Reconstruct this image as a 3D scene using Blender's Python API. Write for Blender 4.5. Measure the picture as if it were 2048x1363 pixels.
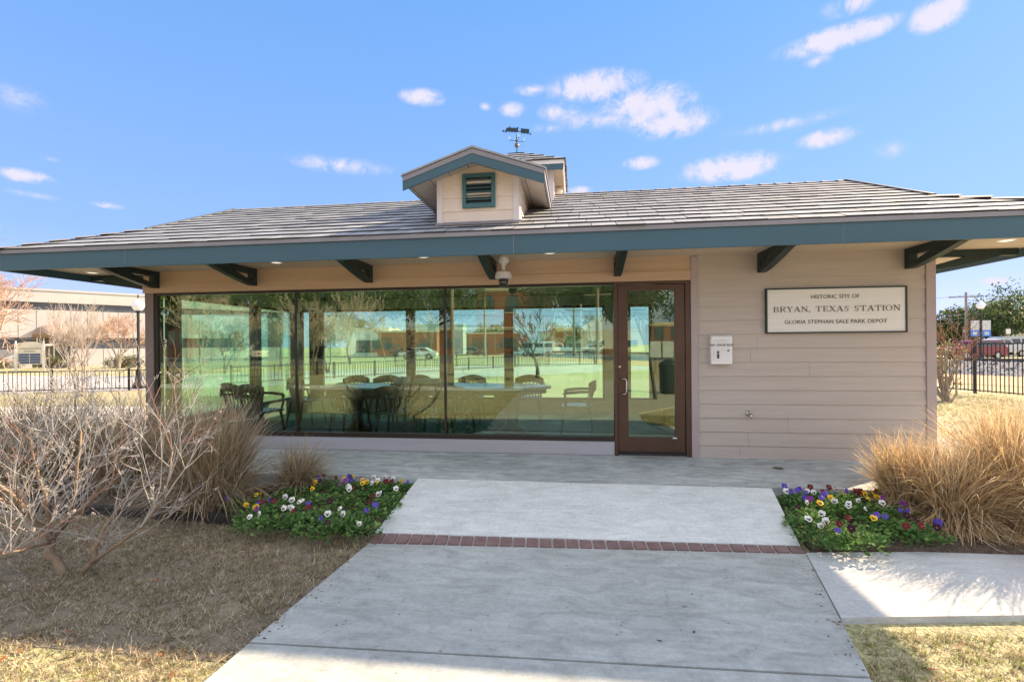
import bpy, math, random
import numpy as np
from mathutils import Vector, Matrix
R = math.radians
for o in list(bpy.data.objects): bpy.data.objects.remove(o)
S = bpy.context.scene
COL = S.collection

# ------------------------------------------------------------------ camera
PHI, RHO, F, CX, HY = R(7.37), 0.0084, 974.0, 1024.0, 690.0
CAM = Vector((0, 0, 1.41))
fw = Vector((-math.sin(PHI), math.cos(PHI), 0)); rt0 = Vector((math.cos(PHI), math.sin(PHI), 0)); up0 = Vector((0, 0, 1))
rt = (rt0 - RHO*up0).normalized(); upv = (up0 + RHO*rt0).normalized()
cam = bpy.data.cameras.new('camera'); cam_o = bpy.data.objects.new('camera', cam); COL.objects.link(cam_o)
m = Matrix.Identity(4)
for i in range(3):
    m[i][0] = rt[i]; m[i][1] = upv[i]; m[i][2] = -fw[i]; m[i][3] = CAM[i]
cam_o.matrix_world = m
cam.sensor_width = 36; cam.lens = 36*F/2048; cam.shift_y = 8.5/2048
cam.clip_start = 0.05; cam.clip_end = 3000
S.camera = cam_o

def ray(px, py): return fw + rt*((px-CX)/F) + upv*((HY-py)/F)
def at(px, py, Y): r = ray(px, py); return CAM + r*(Y/r.y)
def gnd(px, py, z): r = ray(px, py); return CAM + r*((z-CAM.z)/r.z)
def dep(px, py, d): return CAM + ray(px, py)*d

# ------------------------------------------------------------------ light
SUN = Vector((3.84, 2.88, 2.83)).normalized()
sun_el = math.asin(SUN.z); sun_az = math.atan2(SUN.x, SUN.y)      # from +Y towards +X
sl = bpy.data.lights.new('sun', 'SUN'); sl.energy = 5.0; sl.angle = R(0.6); sl.color = (1, .77, .52)
so = bpy.data.objects.new('sun', sl); COL.objects.link(so); so.location = (20, 15, 20)
so.rotation_euler = SUN.to_track_quat('Z', 'Y').to_euler()
W = bpy.data.worlds.new("World"); S.world = W; W.use_nodes = True
wt = W.node_tree; wt.nodes.clear()
def N(t, typ, **k):
    n = t.nodes.new(typ)
    for a, b in k.items(): setattr(n, a, b)
    return n
def L(t, a, b): t.links.new(a, b)
sky = N(wt, 'ShaderNodeTexSky', sky_type='NISHITA', sun_disc=False, sun_elevation=sun_el, sun_rotation=sun_az)
sky.air_density = 1.0; sky.dust_density = 0.3; sky.ozone_density = 2.5; sky.altitude = 100
hs = N(wt, 'ShaderNodeHueSaturation'); hs.inputs['Saturation'].default_value = 1.0; hs.inputs['Value'].default_value = 1.0
gm0 = N(wt, 'ShaderNodeGamma'); gm0.inputs['Gamma'].default_value = .22; L(wt, sky.outputs[0], gm0.inputs[0]); ti = N(wt, 'ShaderNodeVectorMath', operation='MULTIPLY'); L(wt, gm0.outputs[0], ti.inputs[0]); ti.inputs[1].default_value = (.62, .98, 1.75); L(wt, ti.outputs[0], hs.inputs['Color'])
bg = N(wt, 'ShaderNodeBackground'); bg.inputs['Strength'].default_value = 0.15
out = N(wt, 'ShaderNodeOutputWorld')
# clouds: soft patches placed by azimuth / elevation
tc = N(wt, 'ShaderNodeTexCoord'); sp = N(wt, 'ShaderNodeSeparateXYZ'); L(wt, tc.outputs['Generated'], sp.inputs[0])
def Mth(t, op, a, b=None, c=None, clamp=False):
    n = N(t, 'ShaderNodeMath', operation=op, use_clamp=clamp)
    for i, v in enumerate((a, b, c)):
        if v is None: continue
        if isinstance(v, (int, float)): n.inputs[i].default_value = v
        else: L(t, v, n.inputs[i])
    return n.outputs[0]
az = Mth(wt, 'ARCTAN2', sp.outputs[0], sp.outputs[1]); el = Mth(wt, 'ARCSINE', sp.outputs[2])
cb = N(wt, 'ShaderNodeCombineXYZ'); L(wt, az, cb.inputs[0]); L(wt, el, cb.inputs[1])
n1 = N(wt, 'ShaderNodeTexNoise'); n1.inputs['Scale'].default_value = 22; n1.inputs['Detail'].default_value = 9; n1.inputs['Roughness'].default_value = .70; n1.inputs['Distortion'].default_value = .5
L(wt, cb.outputs[0], n1.inputs['Vector'])
clouds = [(1190,172,95,30,1),(1290,212,95,40,1),(1120,224,42,20,.6),(1062,180,30,13,.7),(1345,246,80,30,1),(1190,240,90,20,.5),
 (845,194,42,17,1),(1025,219,26,15,.8),(970,213,15,9,.5),(1670,78,125,24,1),(1875,28,60,32,1),(1700,8,60,24,.6),(1655,276,62,18,.8),
 (1635,122,30,14,.5),(1460,335,105,26,1),(1282,326,36,13,.8),(680,331,100,17,.55),(52,352,52,13,.9),(215,411,34,7,.6),(1990,562,34,9,.7),
 (40,195,60,34,.3),(1570,248,130,14,.4),(1158,381,24,9,.8),(100,318,26,7,.3),(1100,258,50,12,.3),(1780,300,60,20,.25),(70,390,60,8,.4)]
tot = None
for (px, py, wx, wy, st) in clouds:
    r = ray(px, py).normalized(); a0 = math.atan2(r.x, r.y); e0 = math.asin(r.z)
    r2 = ray(px+wx, py).normalized(); wa = abs(math.atan2(r2.x, r2.y)-a0)*1.35
    r3 = ray(px, py-wy).normalized(); we = abs(math.asin(r3.z)-e0)*1.4
    sb = N(wt, 'ShaderNodeVectorMath', operation='SUBTRACT'); L(wt, cb.outputs[0], sb.inputs[0]); sb.inputs[1].default_value = (a0, e0, 0)
    ml = N(wt, 'ShaderNodeVectorMath', operation='MULTIPLY'); L(wt, sb.outputs[0], ml.inputs[0]); ml.inputs[1].default_value = (1/wa, 1/we, 0)
    ln = N(wt, 'ShaderNodeVectorMath', operation='LENGTH'); L(wt, ml.outputs[0], ln.inputs[0])
    v = Mth(wt, 'MULTIPLY', Mth(wt, 'SUBTRACT', 1.0, ln.outputs['Value'], clamp=True), st*1.5)
    tot = v if tot is None else Mth(wt, 'MAXIMUM', tot, v)
nz = Mth(wt, 'MULTIPLY', Mth(wt, 'SUBTRACT', n1.outputs['Fac'], .5), 3.3)
cm = Mth(wt, 'ADD', tot, Mth(wt, 'MULTIPLY', nz, Mth(wt, 'MULTIPLY', tot, 1.6, clamp=True)))
mr = N(wt, 'ShaderNodeMapRange', interpolation_type='SMOOTHSTEP'); mr.inputs['From Min'].default_value = .06; mr.inputs['From Max'].default_value = 1.15
mr.inputs['To Max'].default_value = .95
L(wt, cm, mr.inputs['Value'])
tr_ = N(wt, 'ShaderNodeMapRange'); tr_.inputs['From Min'].default_value = 0; tr_.inputs['From Max'].default_value = .62; L(wt, el, tr_.inputs['Value'])
tm_ = N(wt, 'ShaderNodeValToRGB'); L(wt, tr_.outputs[0], tm_.inputs['Fac']); ce = tm_.color_ramp.elements; ce[0].color = (1.0, 1.0, .80, 1); ce[1].color = (.36, .70, .72, 1); e_ = ce.new(.3); e_.color = (.56, .80, .80, 1)
L(wt, tm_.outputs[0], ti.inputs[1]); ts_ = N(wt, 'ShaderNodeVectorMath', operation='SCALE'); ts_.inputs['Scale'].default_value = 1.28
tb_ = N(wt, 'ShaderNodeVectorMath', operation='MULTIPLY'); tb_.inputs[1].default_value = (1, 1.05, 1.9); L(wt, tm_.outputs[0], tb_.inputs[0]); L(wt, tb_.outputs[0], ts_.inputs[0]); L(wt, ts_.outputs[0], ti.inputs[1])
mx = N(wt, 'ShaderNodeMixRGB'); L(wt, mr.outputs[0], mx.inputs['Fac']); L(wt, hs.outputs['Color'], mx.inputs['Color1'])
mx.inputs['Color2'].default_value = (2.1, 2.0, 2.35, 1)
# added broken cloud, unseen behind and above the camera, brightens the shade
dt = N(wt, 'ShaderNodeVectorMath', operation='DOT_PRODUCT'); L(wt, tc.outputs['Generated'], dt.inputs[0]); dt.inputs[1].default_value = (-.12, .93, -.35)
bk = N(wt, 'ShaderNodeMapRange', interpolation_type='SMOOTHSTEP'); bk.inputs['From Min'].default_value = .22; bk.inputs['From Max'].default_value = -.15; L(wt, dt.outputs['Value'], bk.inputs['Value'])
n3 = N(wt, 'ShaderNodeTexNoise'); n3.inputs['Scale'].default_value = 3.2; n3.inputs['Detail'].default_value = 6; L(wt, tc.outputs['Generated'], n3.inputs['Vector'])
c3 = N(wt, 'ShaderNodeMapRange', interpolation_type='SMOOTHSTEP'); c3.inputs['From Min'].default_value = .36; c3.inputs['From Max'].default_value = .56; L(wt, n3.outputs['Fac'], c3.inputs['Value'])
m3 = Mth(wt, 'MULTIPLY', bk.outputs[0], c3.outputs[0])
mx3 = N(wt, 'ShaderNodeMixRGB'); L(wt, m3, mx3.inputs['Fac']); L(wt, mx.outputs[0], mx3.inputs['Color1']); mx3.inputs['Color2'].default_value = (3.9, 3.8, 3.75, 1)
L(wt, mx3.outputs[0], bg.inputs['Color']); L(wt, bg.outputs[0], out.inputs['Surface'])
S.view_settings.view_transform = 'Standard'; S.view_settings.look = 'None'; S.view_settings.gamma = 1
S.view_settings.exposure = 1.5
S.render.engine = 'CYCLES'
S.cycles.max_bounces = 8; S.cycles.transparent_max_bounces = 24; S.cycles.glossy_bounces = 5; S.cycles.diffuse_bounces = 4

# ------------------------------------------------------------------ materials
MATS = {}
def mat(name, col, rough=.8, var=.12, scale=4, bump=0, bscale=40, metal=0, spec=.35, col2=None, stretch=(1,1,1), detail=4, trans=0, bdist=.01):
    if name in MATS: return MATS[name]
    M = bpy.data.materials.new(name); M.use_nodes = True; t = M.node_tree; b = t.nodes['Principled BSDF']
    b.inputs['Roughness'].default_value = rough; b.inputs['Metallic'].default_value = metal
    b.inputs['Specular IOR Level'].default_value = spec
    c = N(t, 'ShaderNodeTexCoord'); mp = N(t, 'ShaderNodeMapping'); mp.inputs['Scale'].default_value = stretch
    L(t, c.outputs['Object'], mp.inputs[0])
    n = N(t, 'ShaderNodeTexNoise'); n.inputs['Scale'].default_value = scale; n.inputs['Detail'].default_value = detail
    L(t, mp.outputs[0], n.inputs['Vector'])
    ramp = N(t, 'ShaderNodeMapRange'); ramp.inputs['From Min'].default_value = .3; ramp.inputs['From Max'].default_value = .7
    L(t, n.outputs['Fac'], ramp.inputs['Value'])
    x = N(t, 'ShaderNodeMixRGB'); L(t, ramp.outputs[0], x.inputs['Fac'])
    if col2 is None:
        a = [v*(1-var) for v in col]; d = [min(1, v*(1+var)) for v in col]
    else: a, d = col, col2
    x.inputs['Color1'].default_value = (*a, 1); x.inputs['Color2'].default_value = (*d, 1)
    L(t, x.outputs[0], b.inputs['Base Color'])
    if bump:
        n2 = N(t, 'ShaderNodeTexNoise'); n2.inputs['Scale'].default_value = bscale; n2.inputs['Detail'].default_value = 3
        L(t, mp.outputs[0], n2.inputs['Vector'])
        bp = N(t, 'ShaderNodeBump'); bp.inputs['Strength'].default_value = bump; bp.inputs['Distance'].default_value = bdist
        L(t, n2.outputs['Fac'], bp.inputs['Height']); L(t, bp.outputs[0], b.inputs['Normal'])
    MATS[name] = M; M['mix'] = x.name
    return M
def concrete(name, a, c, stain=1.0):
    M = mat(name, a, .88, 0, .9, .35, 130, col2=c, detail=8, bdist=.003)
    t = M.node_tree; x = t.nodes[M['mix']]; b = t.nodes['Principled BSDF']; co = N(t, 'ShaderNodeTexCoord'); cur = x.outputs[0]
    for sc, st, lo, hi, d0, d1, dist in ((260,(1,1,1),.3,.75,.80,1.16,0),(38,(1,1,1),.3,.7,.90,1.08,.5),(3.2,(1,2.4,1),.35,.66,1.06,1-.20*stain,1.2),(26,(.12,3,1),.35,.7,.95,1.05,0),(7,(1,1,1),.60,.72,1.0,1-.14*stain,2.0)):
        mp = N(t, 'ShaderNodeMapping'); mp.inputs['Scale'].default_value = st; L(t, co.outputs['Object'], mp.inputs[0])
        n = N(t, 'ShaderNodeTexNoise'); n.inputs['Scale'].default_value = sc; n.inputs['Detail'].default_value = 5; n.inputs['Distortion'].default_value = dist; L(t, mp.outputs[0], n.inputs['Vector'])
        r = N(t, 'ShaderNodeMapRange'); r.inputs['From Min'].default_value = lo; r.inputs['From Max'].default_value = hi; r.inputs['To Min'].default_value = d0; r.inputs['To Max'].default_value = d1; L(t, n.outputs['Fac'], r.inputs['Value'])
        v = N(t, 'ShaderNodeVectorMath', operation='SCALE'); L(t, cur, v.inputs[0]); L(t, r.outputs[0], v.inputs['Scale']); cur = v.outputs[0]
    # pits and small dark spots
    vo = N(t, 'ShaderNodeTexVoronoi'); vo.inputs['Scale'].default_value = 5.5; L(t, co.outputs['Object'], vo.inputs['Vector'])
    r = Mth(t, 'GREATER_THAN', vo.outputs['Distance'], .045); k = Mth(t, 'ADD', Mth(t, 'MULTIPLY', r, .45), .55)
    v = N(t, 'ShaderNodeVectorMath', operation='SCALE'); L(t, cur, v.inputs[0]); L(t, k, v.inputs['Scale']); L(t, v.outputs[0], b.inputs['Base Color'])
    return M
def leafmat(name, col, var=.35, tl=.35, rough=.6):
    if name in MATS: return MATS[name]
    M = bpy.data.materials.new(name); M.use_nodes = True; t = M.node_tree; b = t.nodes['Principled BSDF']
    b.inputs['Roughness'].default_value = rough; b.inputs['Specular IOR Level'].default_value = .25
    g = N(t, 'ShaderNodeNewGeometry'); x = N(t, 'ShaderNodeMixRGB'); L(t, g.outputs['Random Per Island'], x.inputs['Fac'])
    x.inputs['Color1'].default_value = (*[v*(1-var) for v in col], 1); x.inputs['Color2'].default_value = (*[min(1, v*(1+var)) for v in col], 1)
    L(t, x.outputs[0], b.inputs['Base Color'])
    tr = N(t, 'ShaderNodeBsdfTranslucent'); L(t, x.outputs[0], tr.inputs['Color'])
    ms = N(t, 'ShaderNodeMixShader'); ms.inputs[0].default_value = tl
    L(t, b.outputs[0], ms.inputs[1]); L(t, tr.outputs[0], ms.inputs[2])
    o = [n for n in t.nodes if n.type == 'OUTPUT_MATERIAL'][0]; L(t, ms.outputs[0], o.inputs['Surface'])
    MATS[name] = M; return M
def glassmat(name, T, G, fac, rough=0.0):
    M = bpy.data.materials.new(name); M.use_nodes = True; t = M.node_tree; t.nodes.clear()
    o = N(t, 'ShaderNodeOutputMaterial'); tr = N(t, 'ShaderNodeBsdfTransparent'); tr.inputs[0].default_value = (*T, 1)
    gl = N(t, 'ShaderNodeBsdfGlossy'); gl.inputs['Color'].default_value = (*G, 1); gl.inputs['Roughness'].default_value = rough
    c = N(t, 'ShaderNodeTexCoord'); n = N(t, 'ShaderNodeTexNoise'); n.inputs['Scale'].default_value = 1.3; L(t, c.outputs['Object'], n.inputs['Vector'])
    bp = N(t, 'ShaderNodeBump'); bp.inputs['Strength'].default_value = .008; bp.inputs['Distance'].default_value = .02
    L(t, n.outputs['Fac'], bp.inputs['Height']); L(t, bp.outputs[0], gl.inputs['Normal'])
    fr = N(t, 'ShaderNodeLayerWeight'); fr.inputs['Blend'].default_value = .25
    f = Mth(t, 'ADD', fac, Mth(t, 'MULTIPLY', fr.outputs['Fresnel'], .5), clamp=True)
    ms = N(t, 'ShaderNodeMixShader'); L(t, f, ms.inputs[0]); L(t, tr.outputs[0], ms.inputs[1]); L(t, gl.outputs[0], ms.inputs[2])
    L(t, ms.outputs[0], o.inputs['Surface']); MATS[name] = M; return M
def emis(name, col, s):
    M = mat(name, col, .3); b = M.node_tree.nodes['Principled BSDF']
    b.inputs['Emission Color'].default_value = (*col, 1); b.inputs['Emission Strength'].default_value = s
    return M

# ------------------------------------------------------------------ mesh builder
WL = {}
class MB:
    def __init__(s): s.v = []; s.f = []; s.m = []; s.cur = 0
    def add(s, vs, fs):
        b = len(s.v); s.v += [tuple(v) for v in vs]
        for f in fs: s.f.append(tuple(b+i for i in f)); s.m.append(s.cur)
    def box(s, x0, x1, y0, y1, z0, z1):
        s.add([(x0,y0,z0),(x1,y0,z0),(x1,y1,z0),(x0,y1,z0),(x0,y0,z1),(x1,y0,z1),(x1,y1,z1),(x0,y1,z1)],
              [(0,3,2,1),(4,5,6,7),(0,1,5,4),(1,2,6,5),(2,3,7,6),(3,0,4,7)]); return s
    def bevbox(s, x0, x1, y0, y1, z0, z1, b=.01):
        pr = [(x0+b,y0),(x1-b,y0),(x1,y0+b),(x1,y1-b),(x1-b,y1),(x0+b,y1),(x0,y1-b),(x0,y0+b)]
        cx, cy = (x0+x1)/2, (y0+y1)/2
        def ring(z, k):
            return [(x+(b if x < cx else -b)*k, y+(b if y < cy else -b)*k, z) for x, y in pr]
        rs = [ring(z0, 1), ring(z0+b, 0), ring(z1-b, 0), ring(z1, 1)]
        vs = sum(rs, []); fs = []
        for k in range(3):
            for i in range(8): fs.append((k*8+i, k*8+(i+1) % 8, (k+1)*8+(i+1) % 8, (k+1)*8+i))
        fs.append(tuple(range(7, -1, -1))); fs.append(tuple(range(24, 32))); s.add(vs, fs); return s
    def obox(s, c, ax, ay, az):      # oriented box: centre + three half-axis vectors
        c, ax, ay, az = Vector(c), Vector(ax), Vector(ay), Vector(az)
        vs = [c+ax*i+ay*j+az*k for k in (-1,1) for (i,j) in ((-1,-1),(1,-1),(1,1),(-1,1))]
        s.add(vs, [(0,3,2,1),(4,5,6,7),(0,1,5,4),(1,2,6,5),(2,3,7,6),(3,0,4,7)]); return s
    def bar(s, a, b, w, h=None, up=(0,0,1)):
        a, b = Vector(a), Vector(b); d = b-a; h = h or w
        if d.length < 1e-6: return s
        z = d.normalized(); u = Vector(up)
        x = z.cross(u)
        if x.length < 1e-4: x = z.cross(Vector((0,1,0)))
        x.normalize(); y = x.cross(z)
        return s.obox((a+b)/2, x*(w/2), y*(h/2), d/2)
    def quad(s, *p): s.add(p, [tuple(range(len(p)))]); return s
    def prism(s, poly, vec):        # poly: list of 3D points, extruded by vec
        n = len(poly); vec = Vector(vec); p = [Vector(q) for q in poly]; q = [a+vec for a in p]
        nrm = Vector((0,0,0))
        for i in range(n):
            nrm += p[i].cross(p[(i+1) % n])
        flip = nrm.dot(vec) > 0
        fs = [tuple(range(n-1,-1,-1)) if flip else tuple(range(n)), tuple(range(n,2*n)) if flip else tuple(range(2*n-1,n-1,-1))]
        for i in range(n):
            j = (i+1) % n; fs.append((i,j,n+j,n+i) if flip else (j,i,n+i,n+j))
        s.add(p+q, fs); return s
    def tube(s, pts, rad, n=6, cap=True):
        pts = [Vector(p) for p in pts]
        if not hasattr(rad, '__len__'): rad = [rad]*len(pts)
        vs = []; fs = []; prev = None
        for i, p in enumerate(pts):
            d = (pts[min(i+1, len(pts)-1)]-pts[max(i-1, 0)])
            d = d.normalized() if d.length > 1e-9 else Vector((0,0,1))
            if prev is None:
                a = Vector((1,0,0)) if abs(d.x) < .8 else Vector((0,1,0)); x = d.cross(a).normalized()
            else:
                x = prev-d*prev.dot(d); x = x.normalized() if x.length > 1e-6 else d.orthogonal().normalized()
            prev = x; y = d.cross(x)
            for k in range(n):
                t = 2*math.pi*k/n; vs.append(p+(x*math.cos(t)+y*math.sin(t))*rad[i])
        for i in range(len(pts)-1):
            for k in range(n): fs.append((i*n+k, i*n+(k+1) % n, (i+1)*n+(k+1) % n, (i+1)*n+k))
        if cap: fs.append(tuple(range(n-1,-1,-1))); fs.append(tuple(range((len(pts)-1)*n, len(pts)*n)))
        s.add(vs, fs); return s
    def lathe(s, prof, c, n=20, axis='z'):
        c = Vector(c); vs = []; fs = []
        for r, h in prof:
            for k in range(n):
                t = 2*math.pi*k/n; a, b = r*math.cos(t), r*math.sin(t)
                vs.append(c+Vector((a,b,h) if axis == 'z' else ((a,h,b) if axis == 'y' else (h,a,b))))
        for i in range(len(prof)-1):
            for k in range(n):
                q = (i*n+k, i*n+(k+1) % n, (i+1)*n+(k+1) % n, (i+1)*n+k)
                fs.append(q if axis != 'y' else q[::-1])
        a = tuple(range(n-1,-1,-1)); b = tuple(range((len(prof)-1)*n, len(prof)*n))
        fs.append(a if axis != 'y' else a[::-1]); fs.append(b if axis != 'y' else b[::-1])
        s.add(vs, fs); return s
    def build(s, name, mats, parent=None, smooth=False, org=None):
        o_ = Vector(org) if org is not None else (WL.get(parent.name, Vector((0,0,0))) if parent else Vector((0,0,0)))
        me = bpy.data.meshes.new(name)
        vs = [(v[0]-o_.x, v[1]-o_.y, v[2]-o_.z) for v in s.v]
        me.from_pydata(vs, [], s.f)
        if not isinstance(mats, (list, tuple)): mats = [mats]
        for q in mats: me.materials.append(q)
        if len(mats) > 1: me.polygons.foreach_set('material_index', s.m)
        if smooth: me.polygons.foreach_set('use_smooth', [True]*len(s.f))
        me.update()
        o = bpy.data.objects.new(name, me); COL.objects.link(o)
        if parent: o.parent = parent; WL[o.name] = Vector(o_)
        else: o.location = o_; WL[o.name] = Vector(o_)
        return o
def tag(o, label=None, cat=None, group=None, kind=None):
    if label: o['label'] = label
    if cat: o['category'] = cat
    if group: o['group'] = group
    if kind: o['kind'] = kind
    return o
def empty(name, loc=(0,0,0), rz=0, local=False):
    o = bpy.data.objects.new(name, None); COL.objects.link(o); o.location = loc; o.rotation_euler.z = rz
    o.empty_display_size = .3
    WL[o.name] = Vector((0,0,0)) if local else Vector(loc)
    return o
def thing(name, label, cat, loc=(0,0,0), rz=0, group=None, local=False):
    return tag(empty(name, loc, rz, local), label, cat, group)
def copy_tree(o, parent=None):
    c = o.copy(); COL.objects.link(c)
    if parent is not None: c.parent = parent
    for ch in list(o.children): copy_tree(ch, c)
    return c
def struct(mb, name, mats, smooth=False): return tag(mb.build(name, mats, smooth=smooth), kind='structure')
def textmesh(body, size, mat_, name, parent, M, align='CENTER', space=1.0, ext=.002, stretch=1.0):
    cu = bpy.data.curves.new(name, 'FONT'); cu.body = body; cu.size = size; cu.align_x = align; cu.align_y = 'CENTER'
    cu.extrude = ext; cu.space_character = space
    t = bpy.data.objects.new(name+'_tmp', cu); COL.objects.link(t)
    dg = bpy.context.evaluated_depsgraph_get(); me = bpy.data.meshes.new_from_object(t.evaluated_get(dg))
    bpy.data.objects.remove(t)
    me.transform(Matrix.Diagonal((stretch, 1, 1, 1))); me.transform(M)
    o_ = WL.get(parent.name, Vector((0,0,0))); me.transform(Matrix.Translation(-o_))
    me.materials.clear(); me.materials.append(mat_)
    o = bpy.data.objects.new(name, me); COL.objects.link(o); o.parent = parent; WL[o.name] = o_
    return o
FACE_S = Matrix.Rotation(R(90), 4, 'X')     # text standing up, facing -Y
# ------------------------------------------------------------------ base materials
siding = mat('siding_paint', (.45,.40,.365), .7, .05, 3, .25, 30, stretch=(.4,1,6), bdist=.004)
frieze = mat('frieze_bounce_tint', (.50,.36,.25), .7, .05, 3, .2, 30, stretch=(.3,1,6), bdist=.004)  # warm light bounced under the eave is put into the board colour
trimp = mat('trim_paint', (.38,.32,.32), .6, .05, 4, .1, 40)
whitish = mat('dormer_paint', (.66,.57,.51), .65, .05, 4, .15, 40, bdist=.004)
teal = mat('teal_fascia_paint', (.046,.105,.145), .55, .10, 2.5, .25, 60, stretch=(.2,1,1), bdist=.003)
tealv = mat('teal_vent_paint', (.045,.125,.15), .5, .08)
grayf = mat('grey_drip_trim', (.22,.215,.245), .5, .06)
darkg = mat('dark_green_bracket_paint', (.018,.034,.032), .5, .2, 6)
bronze = mat('bronze_aluminium', (.085,.048,.034), .4, .1, 5, metal=.3)
bronzed = mat('dark_bronze', (.03,.02,.017), .4, .1, 5)
soff = mat('soffit_boards', (.56,.47,.37), .7, .06, 2)
def lines(M, axis, pitch, width, dark=.45):
    t = M.node_tree; x = t.nodes[M['mix']]; b = t.nodes['Principled BSDF']
    c = N(t, 'ShaderNodeTexCoord'); s = N(t, 'ShaderNodeSeparateXYZ'); L(t, c.outputs['Object'], s.inputs[0])
    v = Mth(t, 'FRACT', Mth(t, 'DIVIDE', s.outputs[axis], pitch)); k = Mth(t, 'LESS_THAN', v, width)
    mm = N(t, 'ShaderNodeMixRGB'); mm.blend_type = 'MULTIPLY'; L(t, k, mm.inputs['Fac']); L(t, x.outputs[0], mm.inputs['Color1'])
    mm.inputs['Color2'].default_value = (dark, dark, dark, 1); L(t, mm.outputs[0], b.inputs['Base Color'])
lines(soff, 1, .095, .09, .5)
soff2 = mat('dormer_soffit_boards', (.42,.38,.34), .7, .06, 2)
lines(soff2, 0, .22, .05, .35)
shing = mat('roof_shingle', (.285,.30,.33), .85, .12, 6, .5, 60, stretch=(1,.25,1), bdist=.004)
shing2 = mat('roof_shingle_pale', (.32,.335,.365), .85, .15, 7, .5, 60, stretch=(1,.25,1), bdist=.004)
shing3 = mat('roof_shingle_dark', (.245,.255,.28), .85, .15, 7, .5, 60, stretch=(1,.25,1), bdist=.004)
shedge = mat('shingle_edge_shade', (.045,.045,.05), .9)  # dark edge colour paints the shadow line under each shingle course
capm = mat('ridge_cap', (.26,.25,.25), .8, .1)
floorm = mat('interior_carpet', (.035,.085,.08), .6, .2, 20)
inwall = mat('interior_wall_paint', (.22,.22,.18), .8, .05)
ceilm = mat('interior_ceiling', (.09,.095,.08), .8, .05)
concA = concrete('concrete_pale', (.69,.72,.715), (.60,.63,.63), .6)
concB = concrete('concrete_grey', (.46,.485,.47), (.375,.395,.385), 1.0)
glassF = glassmat('tinted_storefront_glass', (.66,.86,.78), (.86,1.0,.72), .145)
glassT = glassmat('clear_glass_edge', (.95,1,.97), (1,1,1), .02)
glassB = glassmat('rear_window_glass', (.80,.93,.86), (.9,1,.95), .06)
chrome = mat('brushed_metal', (.55,.52,.48), .3, .05, metal=1)
whitep = mat('white_powder_coat', (.78,.78,.78), .4, .03)
blackp = mat('black_paint', (.015,.015,.017), .4, .1)

GY = 6.30                       # front wall plane
XL, XR = -6.16, 4.165           # wall corners
BY = 10.1                       # back wall plane
EL, ER, EY, EB = -7.20, 5.25, 5.24, 11.16   # eaves
ZS, ZE, SL = 2.50, 2.655, 0.427
RY = (EY+EB)/2; RZ = ZE+SL*(RY-EY)
GXL, GXR = EL+1.085, ER-1.085
def rz(y): return ZE+SL*((y-EY) if y <= RY else (EB-y))
bld = thing('depot_building', 'low tan depot building with teal fascia, grey shingle roof and long green tinted windows', 'building', (-1, 8.2, 0))
# ---- walls and openings
xg = [at(313,700,GY).x, at(590,700,GY).x, at(889,700,GY).x, at(1226,700,GY).x]
dx0, dx1 = at(1228,700,GY).x, at(1381,700,GY).x
ZG0, ZG1 = .225, 2.17
b = MB()
b.box(XL, dx0-.0, GY+.002, GY+.14, -.02, ZG0-.045)          # knee wall
b.box(XL, xg[0]-.05, GY-.0, GY+.14, ZG0-.045, ZG1+.03)
b.build('corner_post', mat('post_paint', (.20,.16,.15), .6, .06), bld)
b = MB(); b.box(XL+.002, dx0-.003, GY-.004, GY+.002, 0.005, ZG0-.047); b.build('knee_wall', mat('knee_wall_paint', (.37,.37,.40), .7, .05, 3, .2, 30, stretch=(.4,1,6)), bld)
# frieze boards
b = MB(); b.box(XL, dx1+.0, GY-.02, GY+.14, ZG1+.03, ZS+.02); b.box(XL, dx1, GY-.035, GY-.02, ZG1+.03, ZG1+.15)
b.build('frieze_board', frieze, bld)
# siding on the right
tx0, tx1 = at(1381,700,GY).x, at(1395,700,GY).x
def lap(mb, x0, x1, y, zs, out=.016):
    for z0, z1 in zip(zs[:-1], zs[1:]):
        mb.add([(x0,y-out,z0),(x1,y-out,z0),(x1,y-.003,z1),(x0,y-.003,z1),(x0,y+.02,z0),(x1,y+.02,z0)],
               [(0,1,2,3),(4,5,1,0)])
zs = [.0]+[.153+.171*k for k in range(0, 14)]; zs = [z for z in zs if z < ZS]+[ZS+.01]
b = MB()
rs = random.Random(3)
lap(b, tx1, XR-.085, GY, zs)
b.build('siding', siding, bld)
b = MB(); rs = random.Random(4)
for k, (z0, z1) in enumerate(zip(zs[:-1], zs[1:])):
    if rs.random() < .5:
        x = rs.uniform(tx1+.3, XR-.5); b.add([(x-.0012,GY-.0175,z0+.002),(x+.0012,GY-.0175,z0+.002),(x+.0012,GY-.0045,z1-.004),(x-.0012,GY-.0045,z1-.004)], [(0,1,2,3)])
b.build('board_joint', mat('joint_brown', (.16,.13,.12), .9), bld)  # thin brown butt joints in the siding boards
b = MB(); b.box(tx1-.01, XR-.02, GY+.02, GY+.14, -.02, ZS+.02); b.build('wall', siding, bld)
b = MB(); b.bevbox(tx0+.002, tx1, GY-.035, GY+.1, .0, ZS-.005, .003); b.build('trim_board', trimp, bld)
b = MB(); b.bevbox(XR-.085, XR+.02, GY-.03, GY+.06, 0, ZS-.005, .003)
b.build('trim_board', trimp, bld)
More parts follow.
